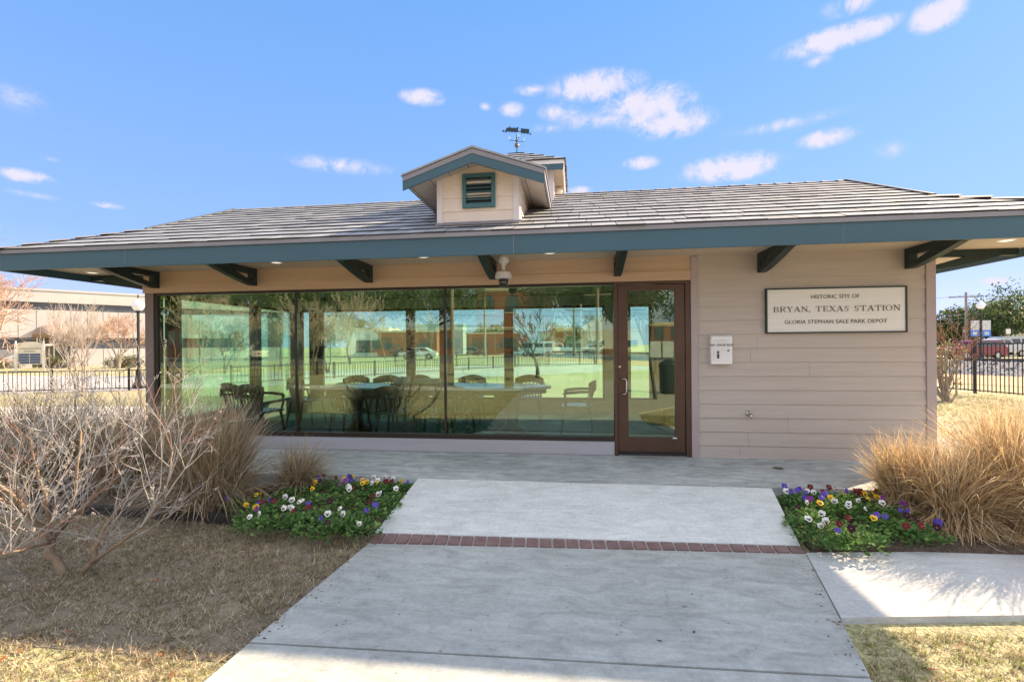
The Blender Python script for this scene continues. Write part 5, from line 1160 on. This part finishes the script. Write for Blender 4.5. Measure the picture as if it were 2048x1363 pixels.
for k, (px, d, H) in enumerate(((700,120,9),(860,150,8),(985,140,9),(1130,130,8))):
    p = dep(px, 720, d); oak(('first','second','third','fourth')[k]+' distant oak from the left seen through the rear windows', p.x, p.y, GZ, 95+k, H, 5, 2, grp='distant oaks behind the depot', n_cl=50, per=60, q=.6)
# street sign
p = dep(2016,700,50); t = thing('street_sign', 'pale rectangular street sign on a thin pole under the oaks', 'sign', (p.x,p.y,GZ), PHI, local=True)
b = MB(); b.tube([(0,0,0),(0,0,2.9)], .035, 6); b.build('pole', wood, t); b = MB(); b.box(-.24,.24,-.06,-.04,2.35,2.85); b.build('panel', mat('sign_white', (.7,.7,.7), .5), t)
# small house
hp = dep(2030,700,84); hs_ = thing('brick_house', 'small brick house with white upper wall under the oaks', 'house', (hp.x,hp.y,GZ), PHI-.2, local=True)
b = MB(); b.box(-7,7,0,6,0,1.8); b.build('wall', mat('house_brick', (.30,.15,.11), .9, .1, 2), hs_); b = MB(); b.box(-7,7,.02,6,1.8,3.0); b.build('upper_wall', mat('house_white', (.7,.68,.64), .8), hs_)
b = MB(); b.prism([(-7.6,-.6,3.0),(-7.6,6.6,3.0),(-7.6,3,4.6)], (15.2,0,0)); b.build('roof', mat('house_roof', (.35,.33,.31), .9), hs_)
for x in (-5,-2,1.5,4.5): b = MB(); b.box(x-.5,x+.5,-.05,0,.9,2.0); b.build('window', mat('house_window', (.10,.13,.16), .2), hs_)
# ---- vehicles
rub = mat('tyre', (.02,.02,.022), .8); rim = mat('wheel_rim', (.45,.46,.48), .35, metal=.8); cgl = mat('car_glass', (.03,.04,.05), .08, spec=.8); lamp_r = mat('tail_lamp', (.35,.01,.01), .3); lamp_w = mat('head_lamp', (.75,.75,.72), .2)
def car(name, label, cat, x, y, z, rzn, colr, prof, glz, Ln, Wd, wr=.36, wb=(.2,.8), grp=None):
    paint = mat('paint_'+'_'.join(str(int(v*100)) for v in colr), colr, .3, .03, spec=.6)
    t = thing(name, label, cat, (x,y,z), rzn, group=grp, local=True); hw = Wd/2
    zb = max(p_[1] for p_ in prof)
    belt = .55*zb
    b = MB(); n = len(prof)
    def wy(z_): return hw*(1 if z_ <= belt else 1-.22*(z_-belt)/(zb-belt))
    L_ = [(px_, -wy(pz), pz) for px_, pz in prof]; R_ = [(px_, wy(pz), pz) for px_, pz in prof]
    b.add(L_+R_, [tuple(range(n)), tuple(range(2*n-1,n-1,-1))]+[((i+1) % n, i, n+i, n+(i+1) % n) for i in range(n)]); b.build('body', paint, t)
    for q in glz:
        b = MB()
        for s_ in (-1,1):
            P = [(px_, s_*(wy(pz)+.006), pz) for px_, pz in q]; b.add(P, [tuple(range(len(P))) if s_ < 0 else tuple(range(len(P)-1,-1,-1))])
        b.build('window', cgl, t)
    for wx in wb:
        for s_ in (-1,1):
            b = MB(); b.lathe([(wr*.6,-.10),(wr*.95,-.11),(wr,-.06),(wr,.06),(wr*.95,.11),(wr*.6,.10)][::1], (wx*Ln, s_*(hw-.10), wr), 20, 'y'); w_o = b.build('wheel', rub, t)
            b = MB(); b.lathe([(wr*.25,0),(wr*.58,.02),(wr*.62,.03)] if s_ > 0 else [(wr*.62,-.03),(wr*.58,-.02),(wr*.25,0)], (wx*Ln, s_*(hw+.005), wr), 14, 'y'); b.build('rim', rim, w_o)
    for s_ in (-1,1):
        b = MB(); b.box(-.01,.06,s_*(hw-.28)-.14,s_*(hw-.28)+.14,.65,.80); b.build('headlight', lamp_w, t); b = MB(); b.box(Ln-.06,Ln+.01,s_*(hw-.22)-.12,s_*(hw-.22)+.12,.75,.98); b.build('tail_light', lamp_r, t)
    return t
SUV = ([(0,.35),(.05,.85),(.25,1.0),(1.15,1.1),(1.75,1.62),(2.1,1.72),(4.3,1.70),(4.65,1.15),(4.75,.95),(4.72,.35)], [[(1.35,1.14),(1.85,1.58),(2.55,1.62),(2.55,1.14)],[(2.62,1.14),(2.62,1.62),(3.5,1.62),(3.5,1.14)],[(3.58,1.14),(3.58,1.60),(4.2,1.58),(4.4,1.14)]], 4.75, 1.85)
SED = ([(0,.3),(.05,.7),(.3,.82),(1.2,.92),(1.85,1.36),(2.3,1.44),(3.2,1.42),(4.0,1.0),(4.5,.95),(4.6,.7),(4.55,.3)], [[(1.45,.96),(1.95,1.33),(2.45,1.37),(2.45,.96)],[(2.52,.96),(2.52,1.37),(3.15,1.35),(3.75,.98)]], 4.6, 1.8)
VAN = ([(0,.35),(.05,.95),(.7,1.15),(1.35,1.95),(1.7,2.15),(5.3,2.15),(5.4,1.9),(5.42,.4)], [[(.9,1.2),(1.42,1.9),(2.1,1.9),(2.1,1.2)],[(2.4,1.3),(2.4,1.85),(3.6,1.85),(3.6,1.3)],[(3.8,1.3),(3.8,1.85),(4.9,1.85),(4.9,1.3)]], 5.42, 2.0)
PIC = ([(0,.45),(.05,1.0),(.3,1.12),(1.5,1.2),(2.05,1.75),(2.4,1.85),(3.6,1.83),(3.8,1.25),(5.5,1.22),(5.6,1.0),(5.55,.5)], [[(1.7,1.24),(2.15,1.70),(2.8,1.75),(2.8,1.24)],[(2.88,1.24),(2.88,1.75),(3.5,1.72),(3.6,1.24)]], 5.6, 1.95)
def put(kind, name, label, cat, px, d, colr, rzn, grp=None):
    p = dep(px, 700, d); return car(name, label, cat, p.x, p.y, GZ, rzn, colr, kind[0], kind[1], kind[2], kind[3], grp=grp)
rd = math.atan2(-.866,.5)+.75
cg = 'vehicles on the road beyond the railway'
put(SUV, 'parked_car', 'dark red SUV beyond the railway ballast', 'car', 1893, 44, (.20,.015,.025), .15, cg)
put(PIC, 'pickup_truck', 'silver pickup truck partly hidden behind the red SUV', 'truck', 1938, 50, (.50,.50,.52), .15, cg)
put(VAN, 'parked_van', 'white van with a blue side panel beside the bannered lamp post', 'van', 1966, 58, (.62,.68,.74), .15, cg)
p = dep(1966,700,58); 
# ------------------------------------------------------------------ park and town behind the camera (mirrored in the windows)
def vr(px, d, py=700):          # reflected pixel column at virtual depth d -> real place
    p = dep(px, py, d); return Vector((p.x, 2*(GY+.045)-p.y, p.z))
slab('plaza', [(-1.95,-9.6),(9.5,-10.8),(9.5,-.6),(2.6,-.2),(1.42,1.18),(-1.80,1.18)], -.172, -.3, concrete('plaza_concrete', (.50,.45,.38), (.44,.40,.34), .8))
sheet('path', [(-40,-8.2),(-1.95,-6.0),(-1.95,-4.2),(-40,-6.0)], GZ+.008, pave)
sheet('path', [(9.5,-10),(60,-22),(60,-19),(9.5,-7.5)], GZ+.008, pave)
sheet('street', [(-160,-74),(120,-64),(120,-38),(4,-36),(-30,-24),(-160,-14)], GZ+.006, asph)
a, c_ = vr(335,22), vr(880,35)
fence('low black fence across the park lawn mirrored in the long window', a.xy, c_.xy, .75, .16, 2.4)
og2 = 'live oaks across the park'
for k, (px, d, lab) in enumerate(((330,44,'live oak at the far left of the park street'),(480,46,'live oak second from the left across the park street'),(610,48,'live oak across the park street left of the brick tower'),(735,50,'tall live oak near the brick tower'),(860,50,'live oak touching the left side of the brick tower'),(1150,50,'live oak on the right side of the brick tower'),(1235,52,'live oak at the park corner near the poles'))):
    v = vr(px, d*1.25); oak(lab, v.x, v.y, GZ, 120+k, 13.0, 7, 4.6, grp=og2, n_cl=120, per=90, q=.42)
tg = 'bare trees in the park'
for k, (px, d, H, lab) in enumerate(((1075,24,6.2,'bare tree standing alone on the sunny lawn by the plaza'),(690,30,6.5,'bare tree beside the low park fence'),(625,32,6,'slender bare tree left of the park fence posts'),(405,27,6,'wide bare tree at the left end of the park fence'),(1310,14,7,'bare tree close to the plaza corner'),(800,60,7,'bare tree by the brick shops'),(480,34,6,'bare tree near the beige block'))):
    v = vr(px, d); bare_tree(lab, v.x, v.y, GZ, 150+k, H, .95, trunks=1 if k in (0,4,5) else 3, levels=4, r0=.13 if k == 0 else .06, tr_h=.34, kids=(3,4), rmin=.010, maxn=1300, up=.3, grp=tg, bm=barkD if k in (0,4) else barkG, tm=barkD if k in (0,4) else twigG)
redb = mat('red_brick', (.27,.125,.08), .9, .12, 3, .3, 20); creamc = mat('cream_stone', (.62,.55,.40), .8, .05)
def block(name, label, px, d, w, dp, h, m_, rot=0, nw=0, wh=(1.0,2.0), cornice=None, ground=0, arch=False):
    k_ = 1.45 if d < 100 else 1; d *= k_; h = (h-1.6)*k_+1.6 if h > 1.6 else h; w *= k_; wh = (wh[0]*k_, wh[1]*k_) if h > 1.6 else wh
    v = vr(px, d); t = thing(name, label, 'building', (v.x,v.y,GZ), rot, local=True)
    b = MB(); b.box(-w/2,w/2,-dp,0,0,h); b.build('wall', m_, t)
    if cornice: b = MB(); b.box(-w/2-.2,w/2+.2,-.1,.3,h-cornice,h+.1); b.box(-w/2-.1,w/2+.1,-.1,.15,h-cornice-.25,h-cornice-.01); b.build('cornice', creamc, t)
    for k in range(nw):
        x = -w/2+(k+.5)*w/nw; hw = w/nw*.28; b = MB(); z0, z1 = wh
        if arch:
            b.prism([(x-hw,.0,z0),(x+hw,.0,z0)]+[(x+hw*math.cos(R(a)),.0,z1+hw*math.sin(R(a))) for a in range(0,181,20)], (0,.05,0))
        else: b.box(x-hw,x+hw,0,.05,z0,z1)
        b.build('window', mat('far_window', (.08,.11,.12), .2, .2, 1, spec=.6), t)
        if arch: b = MB(); b.box(x-hw-.15,x+hw+.15,0,.12,z0-.2,z0-.01); b.build('sill', creamc, t)
    return t
block('brick_tower_building', 'tall red brick building with arched windows and cream cornice', 1025, 66, 10, 12, 9.6, redb, 0, 3, (5.6,7.0), .8, arch=True)
block('brick_shop', 'long low orange brick shop with dark windows', 960, 58, 17, 8, 3.7, redb, .05, 5, (.8,2.0), .25)
block('brick_shop', 'low orange brick store left of the shops', 800, 60, 9, 8, 3.6, redb, 0, 2, (.8,2.2))
block('metal_shed', 'grey blue metal building behind the brick shops', 860, 70, 11, 9, 4.6, mat('blue_grey_metal', (.36,.42,.46), .6, .05), 0, 1, (1,2.2))
block('white_building', 'white flat roofed building beyond the park fence', 738, 66, 6, 8, 4.3, mat('white_stucco', (.75,.75,.74), .8, .03), 0, 1, (.9,2.2))
block('brick_shop', 'brick building with white garage door near the brick tower', 1120, 70, 8, 8, 4.0, redb, 0, 2, (.6,2.4), .5)
block('beige_building', 'beige two storey block with dark square windows and brick top', 470, 50, 14, 10, 5.0, mat('beige_stucco', (.55,.50,.38), .85, .05), .45, 4, (1.2,2.6), .4)
block('brick_building', 'brick building left of the beige block', 345, 56, 8, 10, 5.4, redb, .5, 3, (1.5,3), .8)
block('warehouse', 'pale warehouse at the end of the park street', 1190, 110, 22, 12, 5.0, mat('pale_metal', (.55,.58,.56), .7), 0, 3, (1,2.5))
block('brick_wall', 'low brick retaining wall beside the plaza lawn', 1185, 52, 6, .5, .9, redb, 0)
vg = 'vehicles parked behind the park'
for kind, nm, lab, cat, px, d, colr in ((VAN,'parked_van','white van parked near the brick shop','van',1030,52,(.78,.78,.78)),(PIC,'pickup_truck','white pickup truck parked behind the white van','truck',1056,60,(.75,.76,.78)),(SED,'parked_car','silver sedan parked left of the brick shop','car',905,48,(.5,.52,.54)),(SED,'parked_car','white sedan parked by the brick store','car',785,52,(.72,.72,.72)),(SUV,'parked_car','dark SUV parked under the live oak','car',620,50,(.06,.07,.08)),(SUV,'parked_car','white SUV parked beside the low brick wall','car',1160,66,(.7,.7,.7)),(SED,'parked_car','dark sedan parked behind the plaza wall','car',1098,68,(.05,.06,.07)),(PIC,'pickup_truck','white pickup truck outside the beige block','truck',450,42,(.7,.7,.7))):
    v = vr(px, d*1.45); car(nm, lab, cat, v.x, v.y, GZ, .1, colr, kind[0], kind[1], kind[2], kind[3], grp=vg)
for px, d, h, lab in ((870,46,4.2,'lamp post with white globe by the brick store in the park'),(1180,60,4.2,'lamp post with white globe near the park poles')):
    v = vr(px, d); lamp_post(lab, v.x, v.y, GZ, h)
for px, d, h, lab in ((970,62,9.5,'utility pole behind the park bench'),(1088,58,12,'tall utility pole beside the lone bare tree'),(1196,40,6.2,'thin pole near the plaza lawn'),(1162,48,5.6,'thin pole by the low brick wall'),(905,44,13,'tall dark pole near the brick tower')):
    v = vr(px, d); t = thing('utility_pole', lab, 'utility pole', (v.x,v.y,GZ), .1, local=True); b = MB(); b.tube([(0,0,0),(0,0,h)], [.2,.13], 7); b.build('pole', wood, t); b = MB(); b.bar((-1.1,0,h-.5),(1.1,0,h-.5),.1,.1); b.build('crossarm', wood, t)
    if h > 9:
        for sx in (-1,1): b = MB(); b.tube([(sx*l,0,h-.5-1.0*math.sin(math.pi*min(1,l/44))) for l in range(0,48,4)], .03, 4); b.build('wire', MATS['wire_grey'], t)
# bench and picnic tables
v = vr(937, 27); t = thing('park_bench', 'grey metal park bench with curled arms on the lawn by the plaza', 'bench', (v.x,v.y,GZ), 2.9, local=True); gm = mat('grey_coated_steel', (.20,.23,.20), .5)
b = MB(); [b.box(-.8,.8,y0_,y0_+.07,.42,.45) for y0_ in (-.25,-.16,-.07,.02,.11)]; b.build('seat', gm, t); b = MB(); [b.box(-.8,.8,.22+.02*k,.24+.02*k,.5+.09*k,.57+.09*k) for k in range(5)]; b.build('backrest', gm, t)
for sx in (-.8,.8): b = MB(); b.tube([(sx,-.28,0),(sx,-.22,.4),(sx,.2,.42),(sx,.28,0)], .02, 6); b.tube([(sx,-.25,.42),(sx,-.28,.62),(sx,-.1,.68),(sx,.25,.66)], .018, 6); b.build('leg', gm, t)
for px, d, lab in ((1005,23,'picnic table nearest the bare tree'),(960,20,'picnic table nearest the plaza edge')):
    v = vr(px, d); t = thing('picnic_table', lab, 'picnic table', (v.x,v.y,GZ), 3.0, group='picnic tables on the lawn', local=True)
    b = MB(); b.box(-.95,.95,-.38,.38,.70,.74); b.build('tabletop', gm, t)
    for sy in (-1,1): b = MB(); b.box(-.95,.95,sy*.72-.13,sy*.72+.13,.42,.45); b.build('seat', gm, t)
    for sx in (-.7,.7): b = MB(); b.bar((sx,-.6,0),(sx,-.1,.70),.05); b.bar((sx,.6,0),(sx,.1,.70),.05); b.bar((sx,-.75,.40),(sx,.75,.40),.05); b.build('leg', gm, t)
# trash can and mail boxes mirrored in the door
v = vr(1337, 15.6); t = thing('trash_can', 'black ribbed park trash can with domed lid beside the plaza', 'trash can', (v.x,v.y,GZ)); b = MB(); b.lathe([(.22,0),(.29,.1),(.31,.85),(.33,.9)], (v.x,v.y,GZ), 20); b.build('body', blackp, t); b = MB(); b.lathe([(.33,.905),(.30,1.0),(.1,1.12),(.02,1.13)], (v.x,v.y,GZ), 20); b.build('lid', blackp, t, True)
v = vr(1322, 26); t = thing('mail_box', 'pair of pale mail boxes on posts under the bare tree', 'mail box', (v.x,v.y,GZ), 0, local=True); b = MB(); b.box(-.6,-.05,-.2,.2,.9,1.75); b.box(.05,.6,-.2,.2,.9,1.75); b.build('body', mat('pale_blue_metal', (.55,.62,.66), .5), t); b = MB(); b.box(-.36,-.28,-.04,.04,0,.9); b.box(.28,.36,-.04,.04,0,.9); b.build('post', wood, t)
v = vr(1330, 44); b = None
block('brick_house', 'brick house with white framed windows behind the mail boxes', 1352, 60, 6, 8, 4.2, redb, 0, 3, (1.6,3.4), .4)
oak('live oak behind the mail boxes', v.x+6, v.y-5, GZ, 140, 9, 4.8, 3.4, grp=og2, q=.32)
# ------------------------------------------------------------------ furniture inside
wdk = mat('dark_walnut', (.018,.011,.008), .35, .3, 8, spec=.5); wtop = mat('polished_table_top', (.12,.16,.17), .12, .1, 4, spec=.9)
tbx = thing('conference_table', 'long polished conference table with pointed ends behind the tinted window', 'table', (-2.3,7.7,.012))
b = MB(); poly = [(-4.25,7.7),(-3.9,7.25),(-2.6,7.12),(-2.0,7.12),(-.75,7.25),(-.38,7.6),(-.38,7.8),(-.75,8.15),(-2.0,8.3),(-2.6,8.3),(-3.9,8.15)]
b.prism([(x,y,.73) for x, y in poly], (0,0,.035)); b.build('tabletop', wtop, tbx)
b = MB(); b.prism([(x*.96-.09,7.7+(y-7.7)*.88,.655) for x, y in poly], (0,0,.074)); b.build('apron', wdk, tbx)
for x in (-3.6,-1.0): b = MB(); b.lathe([(.26,0),(.24,.05),(.12,.12),(.08,.3),(.11,.5),(.18,.62)], (x,7.7,.013), 14); b.build('leg', wdk, tbx, True)
ch = thing('captains_chair', 'dark wooden captains chair', 'chair', (0,0,.012), local=True)
b = MB(); b.bevbox(-.24,.24,-.24,.24,.42,.455,.02); b.build('seat', mat('chair_seat_wood', (.05,.09,.10), .25, .2, 6, spec=.6), ch)
for sx in (-1,1):
    for sy in (-1,1): b = MB(); b.tube([(sx*.19,sy*.19,.42),(sx*.235,sy*.25,0)], [.022,.016], 8); b.build('leg', wdk, ch)
    b = MB(); b.tube([(sx*.27,.22,.68),(sx*.29,.05,.68),(sx*.28,-.16,.66),(sx*.25,-.20,.645)], [.02,.022,.024,.018], 6); b.tube([(sx*.26,-.17,.65),(sx*.25,-.19,.55),(sx*.23,-.17,.45)], .018, 6); b.build('arm', wdk, ch)
b = MB()
for k in range(10):
    def rp_(k): a = -1+2*k/10; return (a*.27, .28-.09*a*a, .80-.07*a*a)
    x0, y0_, z0 = rp_(k); x1, y1_, z1 = rp_(k+1)
    b.prism([(x0,y0_,z0-.10),(x1,y1_,z1-.10),(x1,y1_+.004,z1+.04),(x0,y0_+.004,z0+.04)], (0,.026,0))
b.build('backrest', wdk, ch); b = MB()
for k in range(7): a = -1+2*k/6; b.bar((a*.17,.20-.04*a*a,.45),(a*.22,.29-.08*a*a,.72),.022,.012,up=(0,1,0))
b.build('slats', wdk, ch)
def pl(name_first, x, y, rz_, lab):
    c_ = ch if name_first else copy_tree(ch); c_.location = (x,y,.012); c_.rotation_euler.z = rz_; tag(c_, lab, 'chair', 'wooden captains chairs around the conference table')
PI_ = math.pi
spots = [(-3.35,6.93,PI_,'captains chair on the near side of the table by the first window joint'),(-2.62,6.90,PI_,'darkest captains chair on the near side centre of the table'),(-2.05,6.92,PI_,'captains chair near the second window joint, back to the glass'),(-1.72,6.93,PI_,'captains chair on the near side in front of the brick pedestal'),
 (-4.25,8.85,0,'captains chair on the far side at the left end of the table'),(-3.62,8.9,.1,'captains chair on the far side second from the left'),(-3.05,8.95,-.1,'captains chair on the far side third from the left'),(-1.95,8.9,0,'captains chair on the far side beside the table boxes'),(-.86,8.95,0,'captains chair on the far side at the right end of the table'),
 (.02,7.75,-PI_/2,'captains chair at the right end of the table seen from the side'),(-4.85,8.3,PI_/2,'captains chair at the left end of the table seen from the side'),(-5.25,7.15,PI_/2+.2,'loose captains chair near the left corner of the room'),(-4.72,6.82,PI_/2-.15,'loose captains chair right behind the straw grass')]
for i, (x, y, r_, lab) in enumerate(spots): pl(i == 0, x, y, r_, lab)
# brick pedestal, radiator-like panel, table boxes, plant
pd = thing('brick_pedestal', 'square red brick pedestal under the far edge of the conference table', 'pedestal', (-1.33,9.1,.012)); b = MB(); b.box(-1.5,-1.17,8.95,9.25,.012,.60); b.build('mortar_core', mortar, pd)
b = MB(); rs = random.Random(2)
for r_ in range(8):
    z = .02+r_*.0725
    for k in range(2):
        x0 = -1.505+(.0 if r_ % 2 else -.0)+k*.17+(0 if r_ % 2 == 0 else (-.05 if k else 0)); x1 = -1.505+.16+k*.175 if k == 0 else -1.165
        if r_ % 2 and k == 0: x1 -= .055
        b.box(x0,x1,8.944,9.256,z,z+.062)
b.build('bricks', mat('orange_brick', (.58,.24,.14), .85, .2, 12, .3, 40), pd)
bx = thing('table_box', 'low dark storage box on the conference table', 'box', (-2.55,7.75,.765)); b = MB(); b.bevbox(-3.0,-2.15,7.62,7.9,.766,.80,.008); b.build('base', blackp, bx); b = MB(); b.bevbox(-2.95,-2.72,7.64,7.88,.80,.90,.008); b.bevbox(-2.6,-2.2,7.64,7.88,.80,.87,.008); b.build('lid', mat('teal_plastic', (.10,.20,.22), .4), bx)
# seal the reflection side: sun-lit shrub near the window

# ---- the far side of the depot, seen through its rear windows
def fb(px, d): p = dep(px, 700, d); p.z = GZ; return p
def farblock(name, label, px, d, w, dp, h, m_, nw=0, wh=(.8,2.0), rot=0):
    v = fb(px, d); t = thing(name, label, 'building', (v.x,v.y,GZ), PHI+rot, local=True); b = MB(); b.box(-w/2,w/2,0,dp,0,h); b.build('wall', m_, t)
    b = MB(); b.box(-w/2-.15,w/2+.15,-.15,dp+.1,h+.002,h+.25); b.build('roof_edge', creamc, t)
    for k in range(nw): x = -w/2+(k+.5)*w/nw; b = MB(); b.box(x-w/nw*.27,x+w/nw*.27,-.05,.0,*wh); b.build('window', MATS['far_window'], t)
farblock('brick_shop', 'low brick building beyond the street seen through the rear windows left of centre', 815, 74, 9, 8, 3.7, redb, 2)
farblock('brick_shop', 'long low brick building seen through the rear windows right of centre', 985, 84, 9, 8, 3.6, redb, 4)
farblock('metal_shed', 'pale blue metal shed seen through the rear windows', 880, 95, 9, 8, 5.6, MATS['blue_grey_metal'], 1)
farblock('white_building', 'white gabled workshop seen through the rear windows', 735, 80, 7, 8, 4.4, MATS['white_stucco'], 1, (.6,2.6))
farblock('warehouse', 'distant pale warehouse seen through the rear windows at right', 1150, 130, 18, 10, 5, MATS['pale_metal'], 3)
for k, (kind, nm, lab, cat, px, d, colr) in enumerate(((SED,'parked_car','white sedan beyond the street seen through the rear windows','car',800,60,(.72,.72,.72)),(VAN,'parked_van','white van by the long brick building seen through the rear windows','van',1035,70,(.78,.78,.78)),(PIC,'pickup_truck','white pickup beside the van seen through the rear windows','truck',1075,72,(.75,.76,.78)),(SUV,'parked_car','grey SUV far right through the rear windows','car',1160,80,(.35,.37,.4)))):
    v = fb(px, d); car(nm, lab, cat, v.x, v.y, GZ, PHI, colr, kind[0], kind[1], kind[2], kind[3], grp='vehicles seen through the rear windows')
for k, (px, d, H, lab) in enumerate(((655,30,5.2,'bare spreading tree outside the left rear window'),(700,44,6.5,'bare tree farther out through the second rear window'),(770,60,8,'tall bare tree beyond the street through the rear windows'),(860,70,8.5,'bare tree behind the blue shed'),(1075,26,4.6,'dark bare tree outside the right rear window'),(1190,40,5.5,'bare tree at the right end of the rear windows'),(560,36,6,'bare tree by the office corner'),(450,30,5.5,'bare tree outside the side windows'))):
    v = fb(px, d); bare_tree(lab, v.x, v.y, GZ, 250+k, H, .95, trunks=1 if k in (2,3,4) else 3, levels=4, r0=.11 if k == 4 else .06, tr_h=.32, kids=(3,4), rmin=.012, maxn=1200, up=.3, grp='bare trees behind the depot', bm=barkD if k == 4 else barkG, tm=barkD if k == 4 else twigG)
for k, (px, d, h) in enumerate(((970,70,8.6),(1148,60,6.4),(1195,66,7.5))):
    v = fb(px, d); t = thing('utility_pole', ('first','second','third')[k]+' utility pole from the left beyond the rear windows', 'utility pole', (v.x,v.y,GZ), PHI, local=True); b = MB(); b.tube([(0,0,0),(0,0,h)], [.2,.13], 7); b.build('pole', wood, t); b = MB(); b.bar((-1.1,0,h-.5),(1.1,0,h-.5),.1,.1); b.build('crossarm', wood, t)
    for z_ in (h-.5, h*.62): b = MB(); b.tube([(l,0,z_-.8*math.sin(math.pi*min(1,(l+26)/52))) for l in range(-26,27,4)], .025, 4); b.build('wire', MATS['wire_grey'], t)
v = fb(790,38); w_ = fb(1250,38); fence('low black fence behind the depot seen through the rear windows', (v.x,v.y), (w_.x,w_.y), .9, .2, 2.4)
